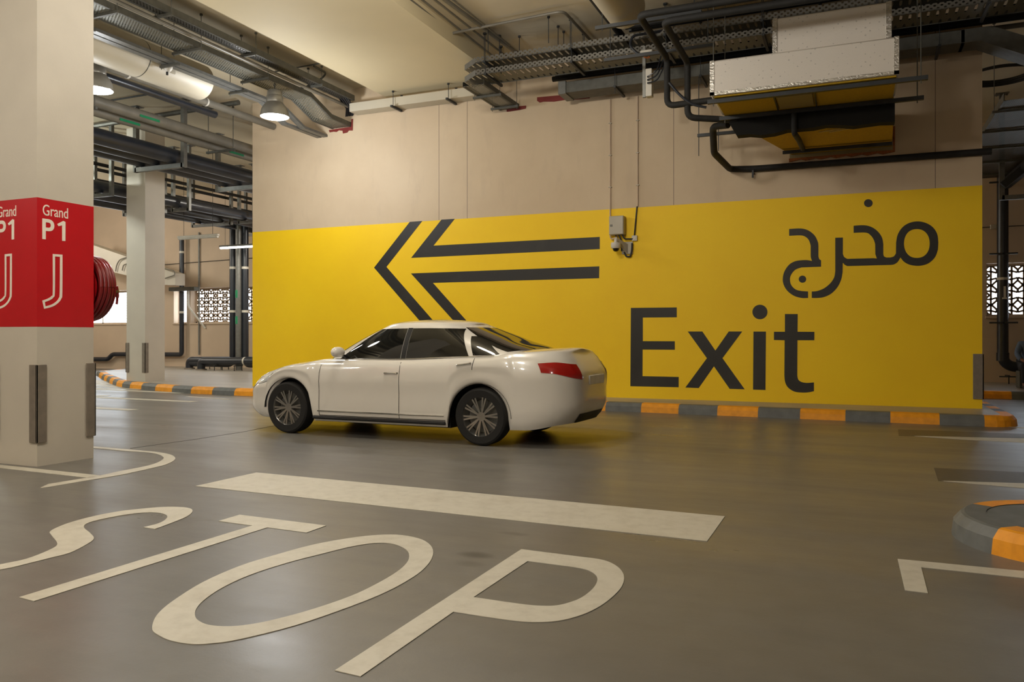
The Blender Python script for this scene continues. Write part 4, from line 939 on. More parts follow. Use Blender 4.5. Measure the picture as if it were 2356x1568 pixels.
for i, zz in enumerate((P(418, 580, Y=yb).z, P(418, 633, Y=yb).z, P(418, 718, Y=yb).z)):
    tag(MB().lathe([(.087, -.04), (.09, -.04), (.09, .04), (.087, .04)], (q.x, yb, zz), 'Z', closed=True).build('pipe_band', M['cream']), ['highest pale band on the thin black back wall pipe', 'middle pale band on the thin black back wall pipe', 'lowest pale band on the thin black back wall pipe'][i], 'pipe band', 'pale pipe bands')
q = P(451, 500, Y=yb)
pipe('wall_conduit', [(q.x, BY-.05, 5.2), (q.x, BY-.05, .6)], .03, 'galv', 'thin grey conduit running down the left edge of the lattice window', 'conduit', 'back wall conduits', n=8)
q = P(440, 600, Y=BY)
pipe('wall_conduit', [(P(380, 604, Y=BY).x-2, BY-.03, P(380, 604, Y=BY).z-.12), (P(580, 594, Y=BY).x+2, BY-.03, P(580, 594, Y=BY).z+.05)], .012, 'dark', 'thin dark cable crossing the back wall above the lattice window', 'conduit', 'back wall conduits', n=6)
Yv = 21.5
for i, (px_, r, mt, lb) in enumerate(((536, .115, 'bpipe', 'thick black riser pipe left of the grey riser beside the wall end'), (549, .10, 'galv', 'galvanised riser pipe between the two black risers'), (564, .115, 'bpipe', 'thick black riser pipe right of the grey riser beside the wall end'))):
    q = P(px_, 700, Y=Yv+(.0 if i != 1 else -.15))
    root = empty('riser_pipe', (q.x, q.y, KZ), lb, 'pipe', 'riser pipes')
    if i == 0: pts = [(q.x, q.y, 5.1), (q.x, q.y, KZ+.2), (q.x-1.9, q.y, KZ+.2)]
    elif i == 1: pts = [(q.x, q.y, 5.5), (q.x, q.y, KZ)]
    else: pts = [(q.x, q.y, 5.1), (q.x, q.y, KZ+.2), (q.x+.6, q.y-.1, KZ+.2)]
    MB().tube(pts, r, n=18, bend=.25).build('pipe_body', M[mt], root)
    if i != 1:
        for zz in (P(px_, 616, Y=q.y).z, P(px_, 716, Y=q.y).z):
            MB().lathe([(r+.002, -.04), (r+.005, -.04), (r+.005, .04), (r+.002, .04)], (q.x, q.y, zz), 'Z', closed=True).build('pale_band', M['cream'], root)
    else:
        for zz in (P(px_, 676, Y=q.y).z, P(px_, 736, Y=q.y).z):
            MB().lathe([(r+.002, -.13), (r+.004, -.13), (r+.004, .13), (r+.002, .13)], (q.x-.01, q.y, zz), 'Z', closed=True, n=20).build('green_sticker', M['green'], root)
for i, (pa, Yp) in enumerate(((436, 21.5), (463, 20.9))):
    a = P(pa, 840, Y=Yp); xe = P(620, 830, Y=Yp).x
    root = empty('floor_pipe', (a.x, Yp, KZ), ['big black floor pipe whose elbow turns down farther left', 'big black floor pipe whose elbow turns down just right of the other'][i], 'pipe', 'black floor pipes')
    MB().tube([(a.x, Yp, KZ+.001), (a.x, Yp, KZ+.30), (xe, Yp, KZ+.34)], .13, n=20, bend=.26, k=8).build('pipe_body', M['bpipe'], root)
    MB().lathe([(.15, 0), (.18, 0), (.18, .04), (.15, .04)], (a.x, Yp, KZ), 'Z', closed=True).build('floor_collar', M['guard'], root)
    for xx in (a.x+.75, a.x+1.6):
        MB().bar((xx, Yp-.2, KZ+.17), (xx, Yp+.2, KZ+.17), .04, .03).box((xx-.01, Yp-.19, KZ), (xx+.01, Yp-.17, KZ+.17)).box((xx-.01, Yp+.17, KZ), (xx+.01, Yp+.19, KZ+.17)).build('pipe_stand', M['dark'], root, smooth=0)
    MB().lathe([(.132, -.03), (.136, -.03), (.136, .03), (.132, .03)], (a.x+1.9, Yp, KZ+.325), 'X', closed=True).build('pale_band', M['cream'], root)
# small tray and elbow tube by the window
q = P(425, 664, Y=BY-.4)
tag(MB().bbox((q.x-.65, BY-.55, q.z-.08), (q.x+.6, BY-.3, q.z+.06), .01).build('short_tray', M['galvd'], smooth=0), 'short galvanised tray above the narrow louvred window on the back wall', 'cable tray')
q = P(434, 668, Y=BY-.4)
pipe('flexible_tube', [(q.x, BY-.42, q.z+.06), (q.x, BY-.42, q.z-.6), (q.x+.45, BY-.03, q.z-1.4)], .035, 'cream', 'bent white tube below the short tray', 'conduit', 'back wall conduits', bend=.15, n=8)
# conduits curling over the ramp side
for i, (pp, zz) in enumerate((([(291, 592), (275, 597), (268, 610), (266, 624)], 0), ([(291, 607), (284, 609), (281, 622)], 0), ([(379, 618), (400, 622), (403, 632), (380, 640)], 0))):
    pts = [P(*p, Y=21.14) for p in pp]
    pipe('ramp_conduit', pts, .02, 'gpipe', ['thin conduit curling down the ramp side left of the far pillar', 'smaller conduit curl tight beside the far pillar', 'thin conduit loop on the ramp side right of the far pillar'][i], 'conduit', 'conduits on the ramp side', bend=.3, n=6)
# ================================================================== BACK AREA, right
vx = P(2307, 600, Y=BY-.45).x; vy = BY-.45
root = empty('riser_pipe', (vx, vy, KZ), 'thick dark riser pipe before the lattice window beyond the right wall end', 'pipe', 'riser pipes')
MB().tube([(vx, vy, 5.2), (vx, vy, KZ+.42), (vx+2.4, vy, KZ+.30)], .125, n=20, bend=.3, k=8).build('pipe_body', M['bpipe'], root)
MB().tube([(vx, vy, KZ+.75), (vx, vy, KZ+.55)], .14, n=20).build('socket', M['bpipe'], root)
for zz in (P(2307, 584, Y=vy).z, P(2307, 742, Y=vy).z, P(2307, 420, Y=vy).z): MB().bbox((vx-.3, vy-.14, zz-.02), (vx+.3, vy-.1, zz+.02), .004).bbox((vx-.02, vy-.14, zz-.02), (vx+.02, BY, zz+.02), .004).build('pipe_bracket', M['dark'], root, smooth=0)
MB().lathe([(.127, -.03), (.13, -.03), (.13, .03), (.127, .03)], (vx, vy, P(2307, 641, Y=vy).z), 'Z', closed=True).build('pale_band', M['cream'], root)
zz = P(2309, 672, Y=vy).z; MB().box((vx+.0, vy-.132, zz-.14), (vx+.05, vy-.122, zz+.14)).box((vx-.03, vy-.132, zz-.17), (vx+.07, vy-.122, zz-.13)).build('paper_label', M['cream'], root, smooth=0)
for xx in (vx+.1, vx+.75, vx+1.5): MB().bar((xx, vy-.22, KZ+.19), (xx, vy+.2, KZ+.19), .05, .03).bar((xx-.2, vy-.2, KZ+.175), (xx+.2, vy-.2, KZ+.175), .03, .03).box((xx-.012, vy-.2, KZ), (xx+.012, vy-.18, KZ+.18)).build('pipe_stand', M['dark'], root, smooth=0)
q = P(2285, 522, Y=BY)
root = empty('junction_box', (q.x, BY, q.z), 'small grey junction box on the back wall above the right lattice window', 'junction box', 'junction boxes')
MB().bbox((q.x-.07, BY-.07, q.z-.06), (q.x+.07, BY, q.z+.06), .01).build('box', M['greybox'], root)
MB().tube([(q.x-2, BY-.02, q.z), (q.x+4, BY-.02, q.z)], .01, n=6).build('cable', M['dark'], root)
# dark trays seen past the right end of the wall
tray_y(2.25, 3.6, 5.15, 15.2, 22.5, 'broad dark cable tray seen past the top right end of the exit wall', mat='meshd', rods=1.5, lip=.12)
uframe(3.0, 4.6, 4.35, 20.5, 'dark steel frame with a diagonal brace behind the right end of the wall', .1)
tag(MB().bar((3.0, 20.4, 4.6), (4.8, 20.4, 6.2), .16, .16).build('diagonal_brace', M['dark'], smooth=0), 'dark diagonal steel brace at the right edge behind the wall', 'steel brace')
pipe('black_pipe', [(3.6, 15, 5.0), (3.4, 22.5, 5.0)], .14, 'insul', 'dark pipe below the broad tray at the right edge', group='left ceiling pipes', n=14)
m = MB(); cq = P(2300, 175, Y=17.5)
for rr2 in (.62, .56, .5): m.tube([(cq.x+rr2*math.cos(2*PI*i/36), 17.5+rr2*math.sin(2*PI*i/36), cq.z+(.62-rr2)*.4) for i in range(37)], .025, n=8)
for a_ in (0, 2, 4): m.tube([(cq.x+.56*math.cos(a_), 17.5+.56*math.sin(a_), cq.z), (cq.x+.56*math.cos(a_), 17.5+.56*math.sin(a_), CZ)], .008, n=6)
tag(m.build('cable_coil', M['insul']), 'coiled black cable hanging behind the top right end of the wall', 'cable')
# ================================================================== CAR (built nose towards -X, then turned)
CARL = 5.02; CARW = .925
def lerp(a, b, t): return a+(b-a)*t
def interp(tab, x):
    for (x0, y0), (x1, y1) in zip(tab[:-1], tab[1:]):
        if x <= x1:
            t = max(0, (x-x0)/(x1-x0)); return y0+(y1-y0)*t
    return tab[-1][1]
def sinterp(tab, x):
    for (x0, y0), (x1, y1) in zip(tab[:-1], tab[1:]):
        if x <= x1:
            t = max(0, (x-x0)/(x1-x0)); t = t*t*(3-2*t); return y0+(y1-y0)*t
    return tab[-1][1]
WF, WR, WRAD = .96, 3.88, .345
def plan(n, ex=4.6):
    """half outline front centre -> rear centre, unit box x in [-1,1], y in [0,1], even spacing"""
    raw = []
    for i in range(721):
        a = PI*i/720; c_, s_ = math.cos(a), math.sin(a)
        raw.append((-math.copysign(abs(c_)**(2/ex), c_), abs(s_)**(2/ex)))
    def sc(p): return (p[0]*CARL/2, p[1]*CARW)
    L = [0]
    for p, q in zip(raw[:-1], raw[1:]):
        a, b = sc(p), sc(q); L.append(L[-1]+math.hypot(a[0]-b[0], a[1]-b[1]))
    out = []; j = 0
    for k in range(n+1):
        t = L[-1]*k/n
        while j < len(L)-2 and L[j+1] < t: j += 1
        f_ = (t-L[j])/max(1e-9, L[j+1]-L[j]); out.append((lerp(raw[j][0], raw[j+1][0], f_), lerp(raw[j][1], raw[j+1][1], f_)))
    return out
NC = 180; NR = 22
PL = plan(NC)
def ztop(x): return sinterp([(0, .66), (.35, .80), (1.1, .93), (1.5, .985), (2.6, 1.0), (3.9, 1.045), (4.3, 1.10), (4.75, 1.115), (5.02, 1.06)], x)
def zbot(x):
    z = sinterp([(0, .22), (.4, .19), (4.5, .2), (5.02, .27)], x)
    for wx in (WF, WR):
        d = abs(x-wx)
        if d < .405: z = max(z, .335+math.sqrt(.405**2-d*d)*.985)
    return z
INS = [(0, .05), (.08, .012), (.2, 0), (.5, .004), (.66, -.004), (.8, .006), (.92, .028), (1, .085)]
def surf(i, v, off=0.0, side=-1):
    """i: column (float) 0..NC, v 0..1, side -1 = the side facing the camera before turning"""
    i = max(0, min(NC, i)); k = min(int(i), NC-1); f_ = i-k
    ux, uy = lerp(PL[k][0], PL[k+1][0], f_), lerp(PL[k][1], PL[k+1][1], f_)
    ins = interp(INS, v)-off
    xn = CARL/2+ux*CARL/2
    # nose leans back towards the bonnet, tail leans forward a little
    lean = 0
    if ux < 0: lean = sinterp([(0, .06), (.3, 0), (.62, .02), (1, .20)], v)*max(0, -ux-.5)*2
    else: lean = -sinterp([(0, .08), (.3, .0), (.7, .0), (1, .10)], v)*max(0, ux-.5)*2
    X_ = CARL/2+ux*(CARL/2-ins)+lean; Y_ = uy*(CARW-ins)
    zb_, zt_ = zbot(xn if 0.35 < uy else (0 if ux < 0 else CARL)), ztop(X_)
    return Vector((X_, side*Y_, lerp(zb_, zt_, v)))
car = empty('car', (0, 0, 0), 'white saloon car driving left past the yellow exit wall', 'car')
vr = [0, .03, .07, .12, .18, .26, .34, .42, .5, .58, .64, .68, .72, .78, .84, .89, .93, .96, .98, 1.0]
b_ = MB()
for side in (-1, 1):
    g0 = len(b_.v)
    vs = [surf(i, v, 0, side) for i in range(NC+1) for v in vr]; nv = len(vr)
    b_.add(vs, [(i*nv+j, (i+1)*nv+j, (i+1)*nv+j+1, i*nv+j+1) for i in range(NC) for j in range(nv-1)])
# bonnet, boot lid, and the deck under the cabin
nt = 14; vs = []
for i in range(NC+1):
    a = surf(i, 1, 0, -1)
    for j in range(nt+1):
        t_ = -1+2*j/nt; vs.append((a.x, -a.y*t_*1.0 if False else a.y*-t_, a.z+(.045*(1-t_**2) if .15 < a.x < 4.9 else .045*(1-t_**2)*min(1, max(0, min(a.x, CARL-a.x)/.15)))))
b_.add(vs, [(i*(nt+1)+j, i*(nt+1)+j+1, (i+1)*(nt+1)+j+1, (i+1)*(nt+1)+j) for i in range(NC) for j in range(nt)])
body = b_.build('body', M['car'], car, smooth=50)
import bmesh
bm = bmesh.new(); bm.from_mesh(body.data); bmesh.ops.remove_doubles(bm, verts=bm.verts, dist=.0006); bmesh.ops.recalc_face_normals(bm, faces=bm.faces); bm.to_mesh(body.data); bm.free()
for p in body.data.polygons: p.use_smooth = True
# underside and wheel wells
u = MB().box((.4, -.66, .20), (.54, .66, .30)).box((1.4, -.84, .185), (3.45, .84, .32)).box((4.33, -.7, .24), (4.6, .7, .4)).box((.3, -.5, .3), (4.7, .5, .6))
for wx in (WF, WR):
    for s_ in (-1, 1):
        arc_ = [(wx+.40*math.cos(PI*k/16), .335+.40*math.sin(PI*k/16)) for k in range(17)]
        n0 = len(u.v); u.add([(x, s_*yy, z) for yy in (.5, .885) for x, z in arc_], [(k, k+1, 18+k, 17+k) for k in range(16)])
        u.add([(x, s_*.5, z) for x, z in arc_], [tuple(range(17))])
for wx in (WF, WR): u.lathe([(0, -.62), (.225, -.62), (.225, -.66), (0, -.66)], (wx, 0, .345), 'Y').lathe([(0, .62), (.225, .62), (.225, .66), (0, .66)], (wx, 0, .345), 'Y')
u.build('underbody', M['trim'], car, smooth=30)
# greenhouse
GN = 96
def gplan(n, ex):
    return [(-math.copysign(abs(math.cos(PI*i/n))**(2/ex), math.cos(PI*i/n)), abs(math.sin(PI*i/n))**(2/ex)) for i in range(n+1)]
def green(t, v, off=0.0, side=-1):
    """t 0..1 round the half outline (front centre to rear centre), v 0 sill .. 1 roof edge"""
    a = PI*t; exb = lerp(4.2, 3.2, v)
    ux, uy = -math.copysign(abs(math.cos(a))**(2/exb), math.cos(a)), abs(math.sin(a))**(2/exb)
    vv = v
    xf = sinterp([(0, 1.36), (1, 2.18)], 0)*0+lerp(1.34, 2.22, vv-.06*math.sin(PI*vv)); xr = lerp(4.42, 3.42, vv-.08*math.sin(PI*vv))
    W_ = lerp(.835, .605, vv-.13*math.sin(PI*vv))
    xc_, a_ = (xf+xr)/2, (xr-xf)/2
    X_ = xc_+ux*(a_+off); Y_ = uy*(W_+off)
    zb_ = ztop(min(max(X_, 0), CARL))-.01+(.03 if uy < .8 else 0)*0; zt_ = 1.445+.012*math.sin((X_-2.2)*2.4)
    return Vector((X_, side*Y_, lerp(zb_, zt_, v)))
g = MB(); n_g = 120; gv = [0, .04, .1, .2, .3, .4, .5, .6, .7, .8, .88, .94, 1.0]; ng = len(gv)
for side in (-1, 1):
    g.add([green(i/n_g, v, 0, side) for i in range(n_g+1) for v in gv], [(i*ng+j, (i+1)*ng+j, (i+1)*ng+j+1, i*ng+j+1) for i in range(n_g) for j in range(ng-1)])
vs = []
for i in range(n_g+1):
    a = green(i/n_g, 1, 0, -1)
    ed = min(1, max(0, min(a.x-2.22, 3.42-a.x)/.55)); ed = math.sqrt(max(0, 1-(1-ed)**2))
    for j in range(nt+1):
        t_ = -1+2*j/nt; vs.append((a.x, a.y*-t_, a.z+.062*(1-abs(t_)**2.4)*(.25+.75*ed)))
g.add(vs, [(i*(nt+1)+j, i*(nt+1)+j+1, (i+1)*(nt+1)+j+1, (i+1)*(nt+1)+j) for i in range(n_g) for j in range(nt)])
gr = g.build('cabin', M['car'], car, smooth=50)
bm = bmesh.new(); bm.from_mesh(gr.data); bmesh.ops.remove_doubles(bm, verts=bm.verts, dist=.0006); bmesh.ops.recalc_face_normals(bm, faces=bm.faces); bm.to_mesh(gr.data); bm.free()
for p in gr.data.polygons: p.use_smooth = True
def gpanel(name, poly_tv, mat, side, off=.006, both=False, K=14, label=None):
    """panel on the cabin surface: quad patch between t0(v)..t1(v)"""
    m = MB(); v0, v1, f0, f1 = poly_tv
    vs = []; 
    for j in range(K+1):
        v = lerp(v0, v1, j/K)
        for i in range(K*2+1):
            t_ = lerp(f0(v), f1(v), i/(K*2)); vs.append(green(t_, v, off, side))
    W2 = K*2+1
    m.add(vs, [(j*W2+i, j*W2+i+1, (j+1)*W2+i+1, (j+1)*W2+i) for j in range(K) for i in range(K*2)])
    if both:
        vs2 = [Vector((p.x, -p.y, p.z)) for p in vs]
        m.add(vs2, [(j*W2+i, j*W2+i+1, (j+1)*W2+i+1, (j+1)*W2+i) for j in range(K) for i in range(K*2)])
    o = m.build(name, mat, car, smooth=60)
    if label: o['label'] = label
    return o
def t_at_x(x, v):
    lo, hi = 0.0, 1.0
    for _ in range(30):
        mid = (lo+hi)/2
        if green(mid, v).x < x: lo = mid
        else: hi = mid
    return lo
gpanel('windscreen', (.07, .93, lambda v: 0.0, lambda v: t_at_x(lerp(1.50, 2.27, v), v)-.01), M['glass'], -1, both=True, label='dark windscreen glass')
gpanel('rear_window', (.12, .92, lambda v: t_at_x(lerp(4.20, 3.36, v), v)+.02, lambda v: 1.0), M['glass'], -1, both=True, label='dark rear window glass')
for side in (-1, 1):
    gpanel('side_window', (.07, .88, lambda v: t_at_x(lerp(1.70, 2.33, v), v), lambda v: t_at_x(2.72, v)), M['glass'], side, label='dark front side window')
    gpanel('side_window', (.07, .88, lambda v: t_at_x(2.80, v), lambda v: t_at_x(lerp(3.70, 3.44, v), v)), M['glass'], side, label='dark rear side window')
    gpanel('side_window', (.09, .66, lambda v: t_at_x(lerp(3.755, 3.54, v), v), lambda v: t_at_x(lerp(4.10, 3.60, v), v)), M['glass'], side, label='small dark quarter window')
    gpanel('window_pillar_trim', (.06, .89, lambda v: t_at_x(2.725, v), lambda v: t_at_x(2.795, v)), M['trim'], side, off=.004)
    # chrome belt line
    pts = [green(t_at_x(x, .05), .05, .008, side) for x in [1.6+2.4*k/20 for k in range(21)]]
    MB().tube(pts, .008, n=6).build('belt_moulding', M['chrome'], car)['label'] = 'thin chrome strip below the windows'
def col_at(x):
    lo, hi = 0.0, float(NC)
    for _ in range(30):
        mid = (lo+hi)/2
        if surf(mid, .5).x < x: lo = mid
        else: hi = mid
    return lo
def patch(name, c0, c1, v0, v1, mat, side, off=.005, both=False, K=12, shape=None, label=None):
    m = MB(); vs = []
    for j in range(K+1):
        for i in range(2*K+1):
            a_, b2 = i/(2*K), j/K
            lo, hi = (v0, v1) if not shape else shape(a_)
            vs.append(surf(lerp(c0, c1, a_), lerp(lo, hi, b2), off, side))
    W2 = 2*K+1; fs = [(j*W2+i, j*W2+i+1, (j+1)*W2+i+1, (j+1)*W2+i) for j in range(K) for i in range(2*K)]
    m.add(vs, fs)
    if both: m.add([Vector((p.x, -p.y, p.z)) for p in vs], fs)
    o = m.build(name, mat, car, smooth=60)
    if label: o['label'] = label
    return o
patch('grille', 0, col_at(.03)*.55, .42, .80, M['trim'], -1, .006, True, label='black front grille')
patch('lower_intake', 0, col_at(.03)*.8, .06, .24, M['trim'], -1, .006, True)
patch('rear_diffuser', NC-12, NC, .0, .14, M['trim'], -1, .006, True)
for side in (-1, 1):
    ch_ = col_at(.06)*.78
    patch('headlamp', ch_, col_at(.62), .66, .92, M['lens'], side, .006, shape=lambda a_: (lerp(.66, .80, a_), lerp(.92, .90, a_)), label='clear headlamp')
    ct_ = col_at(4.56)
    patch('tail_lamp', ct_+2, NC-13, .70, .86, M['tail'], side, .006, shape=lambda a_: (lerp(.74, .66, a_), lerp(.86, .87, a_)), label='red tail lamp')
    # door seams
    for xx, vlo, vhi in ((1.52, .10, .93), (2.76, .10, .97), (3.78, .55, .97)):
        c_ = col_at(xx); MB().tube([surf(c_+(1.2*(k/12)**2 if xx > 3.5 else 0), lerp(vlo, vhi, k/12), .0015, side) for k in range(13)], .004, n=5).build('door_seam', M['trim'], car)
    MB().tube([surf(lerp(col_at(1.52), col_at(3.42), k/20), .10, .0015, side) for k in range(21)], .004, n=5).build('door_seam', M['trim'], car)
    # sill strip with chrome
    MB().tube([surf(lerp(col_at(1.42), col_at(3.42), k/20), .06, .012, side) for k in range(21)], .022, n=8).build('side_skirt', M['trim'], car)['label'] = 'black side skirt'
    MB().tube([surf(lerp(col_at(1.50), col_at(3.40), k/20), .17, .006, side) for k in range(21)], .009, n=6).build('sill_moulding', M['chrome'], car)['label'] = 'chrome sill strip'
    for xx in (2.55, 3.58):
        p = surf(col_at(xx), .80, .02, side); q = surf(col_at(xx)+5, .80, .02, side)
        MB().tube([surf(col_at(xx), .80, -.0, side), p, q, surf(col_at(xx)+5.3, .80, 0, side)], .012, n=8, bend=.015).build('door_handle', M['chrome'], car)['label'] = 'chrome door handle'
    # mirror
    b0 = green(t_at_x(1.86, .1), .1, 0, side); mc = Vector((b0.x-.02, b0.y+side*.17, b0.z+.07))
    mm = MB(); ring = []
    for k in range(9):
        a_ = -PI/2+PI*k/8; rr3 = math.cos(a_)**.6 if abs(math.cos(a_)) > 1e-6 else 0
        ring.append((max(rr3, .02)*1.0, math.sin(a_)))
    vs = []
    for (r3, h3) in ring:
        for j in range(20):
            b3 = 2*PI*j/20; vs.append((mc.x+r3*.065*math.cos(b3), mc.y+h3*.11, mc.z+r3*.07*math.sin(b3)))
    mm.add(vs, [(i*20+j, i*20+(j+1) % 20, (i+1)*20+(j+1) % 20, (i+1)*20+j) for i in range(8) for j in range(20)])
    mir = mm.build('door_mirror', M['car'], car, smooth=60)
    MB().bar((b0.x, b0.y, b0.z+.0), (mc.x, mc.y-side*.06, mc.z-.03), .05, .025).build('mirror_arm', M['trim'], mir)
    # wheel arches lip
    for wx in (WF, WR):
        pass
for wx in (WF, WR):
    for side in (-1, 1):
        yc = side*.79; R_ = WRAD
        ty = MB().lathe([(.235, -.105), (R_-.03, -.112), (R_-.008, -.095), (R_, -.06), (R_, .06), (R_-.008, .095), (R_-.03, .112), (.235, .105)], (wx, yc, R_), 'Y', n=56, closed=True)
        wh = bpy.data.objects.new('wheel', None); COL.objects.link(wh); wh.parent = car; wh.location = (wx, yc, R_)
        ty.build('tyre', M['tyre'], wh)
        rm = MB().lathe([(.235, -.10), (.242, -.10), (.242, .10), (.235, .10), (.2, .02), (.2, -.02)], (wx, yc, R_), 'Y', n=48, closed=True)
        yo = yc+side*.075
        rm.lathe([(0, 0), (.055, 0), (.06, -side*.02), (.06, -side*.06), (0, -side*.06)], (wx, yo, R_), 'Y', n=24)
        for k in range(10):
            a_ = 2*PI*k/10+.1
            for da in (-.09, .09):
                rm.bar((wx+.04*math.cos(a_), yo-side*.012, R_+.04*math.sin(a_)), (wx+.232*math.cos(a_+da), yo+side*.004, R_+.232*math.sin(a_+da)), .02, .022, up=(0, 1, 0))
        rm.build('alloy_rim', M['alloy'], wh, smooth=30)
        MB().lathe([(.03, 0), (.195, 0), (.195, -side*.012), (.03, -side*.012)], (wx, yo-side*.07, R_), 'Y', n=36, closed=True).build('brake_disc', M['galv'], wh)
# plates
MB().bbox((-.012+.0, -.26, .40), (.0, .26, .51), .003).build('number_plate', M['plate'], car)
MB().bbox((CARL-.0, -.26, .72), (CARL+.012, .26, .83), .003).build('number_plate', M['plate'], car)
car.location = (CAR_FRONT_X, CAR_Y, 0); car.rotation_euler = (0, 0, math.radians(-2.2))
# ================================================================== SEATED PERSON, right edge
def skin(name, chains, mat, parent=None, sub=2, origin=Vector((0, 0, 0))):
    """chains: lists of (point, radius), joined where points coincide; grown with a Skin modifier and baked"""
    vs = []; rs = []; es = []; key = {}
    for ch in chains:
        pr = None
        for p, r in ch:
            k_ = tuple(round(c, 4) for c in p)
            if k_ not in key: key[k_] = len(vs); vs.append(Vector(p)); rs.append(r)
            if pr is not None and pr != key[k_]: es.append((pr, key[k_]))
            pr = key[k_]
    me = bpy.data.meshes.new(name); me.from_pydata(vs, es, []); ob = bpy.data.objects.new(name, me); COL.objects.link(ob)
    md = ob.modifiers.new('s', 'SKIN'); md.use_smooth_shade = True
    for i, r in enumerate(rs):
        rr3 = r if isinstance(r, tuple) else (r, r); me.skin_vertices[0].data[i].radius = rr3
    me.skin_vertices[0].data[0].use_root = True
    sb = ob.modifiers.new('u', 'SUBSURF'); sb.levels = sub; sb.render_levels = sub
    dg = bpy.context.evaluated_depsgraph_get(); dg.update()
    nm = bpy.data.meshes.new_from_object(ob.evaluated_get(dg)); bpy.data.objects.remove(ob)
    m = MB(); m.add([v.co.copy() for v in nm.vertices], [list(p.vertices) for p in nm.polygons])
    return m.build(name, mat, parent, smooth=180)
ppx, ppy = 3.59, 20.75
per = empty('person', (ppx, ppy, KZ), 'seated person in a grey-blue shirt and dark trousers at the right edge behind the wall', 'person')
o_ = Vector((ppx, ppy, KZ)); V = lambda x, y, z: tuple(o_+Vector((x, y, z)))
neck = []
skin('body', [
    [(V(0, .12, .50), .13), (V(0, .14, .66), .12), (V(0, .12, .82), .135), (V(0, .09, .96), .13), (V(0, .06, 1.06), .062), (V(0, .03, 1.14), .062), (V(0, .0, 1.22), .088), (V(0, .0, 1.30), .092), (V(0, .01, 1.35), .06)],
    [(V(0, .09, .96), .13), (V(-.17, .09, .98), .062), (V(-.25, .0, .76), .046), (V(-.20, -.24, .62), .036), (V(-.13, -.32, .58), .03)],
    [(V(0, .09, .96), .13), (V(.17, .09, .98), .062), (V(.25, .0, .76), .046), (V(.18, -.24, .62), .036), (V(.11, -.32, .58), .03)],
    [(V(0, .12, .50), .13), (V(-.12, .05, .48), .09), (V(-.17, -.33, .50), .062), (V(-.17, -.30, .10), .045), (V(-.17, -.42, .04), .035)],
    [(V(0, .12, .50), .13), (V(.12, .05, .48), .09), (V(.17, -.33, .50), .062), (V(.17, -.30, .10), .045), (V(.17, -.42, .04), .035)]], M['skin'], per)
skin('shirt', [
    [(V(0, .12, .50), .16), (V(0, .14, .66), (.17, .14)), (V(0, .12, .82), (.17, .15)), (V(0, .09, .96), (.155, .13)), (V(0, .07, 1.02), .08)],
    [(V(0, .09, .96), (.155, .13)), (V(-.18, .09, .97), .082), (V(-.26, .0, .76), .068), (V(-.215, -.22, .625), .054)],
    [(V(0, .09, .96), (.155, .13)), (V(.18, .09, .97), .082), (V(.26, .0, .76), .068), (V(.195, -.22, .625), .054)]], M['shirt'], per)
skin('trousers', [
    [(V(0, .14, .52), .165), (V(-.12, .06, .48), .115), (V(-.17, -.33, .50), .085), (V(-.17, -.30, .10), .065)],
    [(V(0, .14, .52), .165), (V(.12, .06, .48), .115), (V(.17, -.33, .50), .085), (V(.17, -.30, .10), .065)]], M['trousers'], per)
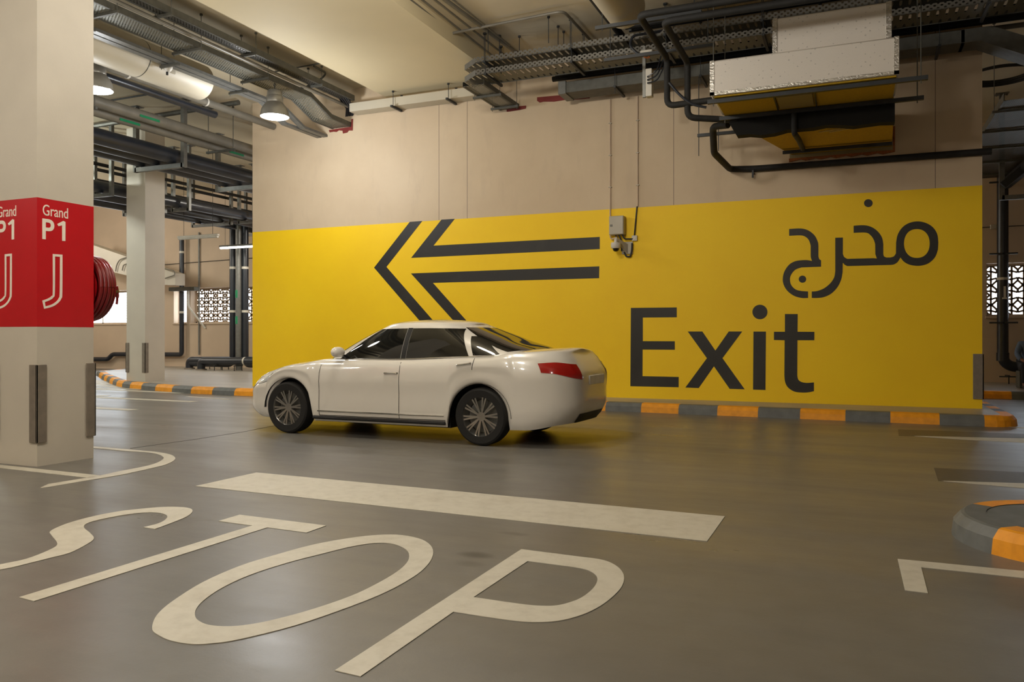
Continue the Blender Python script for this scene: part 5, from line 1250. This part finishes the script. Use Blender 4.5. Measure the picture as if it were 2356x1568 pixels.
for s_ in (-1, 1):
    skin('shoe', [[(V(s_*.17, -.26, .055), .05), (V(s_*.17, -.36, .05), (.052, .045)), (V(s_*.175, -.47, .035), (.045, .03)), (V(s_*.175, -.51, .03), .025)]], M['shoe'], per)
    # hand: palm and five fingers
    hb = Vector(V(s_*.12, -.33, .575)); dr_ = Vector((-s_*.55, -.8, -.25)).normalized(); sd_ = Vector((s_*.8, -.55, 0)).normalized(); dn = Vector((0, -.2, -1)).normalized()
    skin('hand', [[(tuple(hb), (.03, .02)), (tuple(hb+dr_*.05), (.036, .018)), (tuple(hb+dr_*.085), (.034, .014))]], M['skin'], per, 1)
    for k in range(4):
        b1 = hb+dr_*.085+sd_*(-.03+.02*k); L = (.05, .058, .054, .042)[k]
        skin('finger', [[(tuple(b1), .0085), (tuple(b1+dr_*L*.5+dn*.006), .008), (tuple(b1+dr_*L*.85+dn*.03), .007)]], M['skin'], per, 1)
    b1 = hb+dr_*.02-sd_*.032
    skin('thumb', [[(tuple(b1), .011), (tuple(b1+dr_*.03-sd_*.02), .0095), (tuple(b1+dr_*.055-sd_*.018+dn*.01), .008)]], M['skin'], per, 1)
hd = Vector(V(0, 0, 1.27))
m = MB()
def sph(mb, c, r, n=24, zlo=-1):
    vs = []; fs = []
    for i in range(n//2+1):
        a = -PI/2+PI*i/(n//2)
        for j in range(n):
            vs.append((c[0]+r[0]*math.cos(a)*math.cos(2*PI*j/n), c[1]+r[1]*math.cos(a)*math.sin(2*PI*j/n), c[2]+r[2]*max(math.sin(a), zlo)))
    for i in range(n//2):
        for j in range(n): fs.append((i*n+j, i*n+(j+1) % n, (i+1)*n+(j+1) % n, (i+1)*n+j))
    mb.add(vs, fs)
sph(m, (hd.x, hd.y+.022, hd.z+.035), (.092, .103, .098), zlo=-.35); m.build('hair', M['hair'], per)
m = MB(); sph(m, (hd.x-.033, hd.y-.082, hd.z+.005), (.012, .008, .008), 12); sph(m, (hd.x+.033, hd.y-.082, hd.z+.005), (.012, .008, .008), 12); m.build('eyes', M['plate'], per)
m = MB(); m.ext([(hd.x-.015, hd.y-.083, hd.z-.035), (hd.x+.015, hd.y-.083, hd.z-.035), (hd.x+.005, hd.y-.083, hd.z+.01), (hd.x-.005, hd.y-.083, hd.z+.01)], (0, -.022, -.002)); m.build('nose', M['skin'], per)
m = MB(); sph(m, (hd.x, hd.y-.084, hd.z-.058), (.024, .006, .006), 12); m.build('mouth', M['hose'], per)
for s_ in (-1, 1):
    m = MB(); sph(m, (hd.x+s_*.092, hd.y+.01, hd.z-.005), (.01, .02, .03), 12); m.build('ear', M['skin'], per)
# what the person sits on
st_ = empty('low_crate', (ppx, ppy+.22, KZ), 'low grey crate under the seated person', 'crate')
MB().bbox((ppx-.22, ppy+.0, KZ), (ppx+.22, ppy+.42, KZ+.37), .01).build('box', M['galvd'], st_)
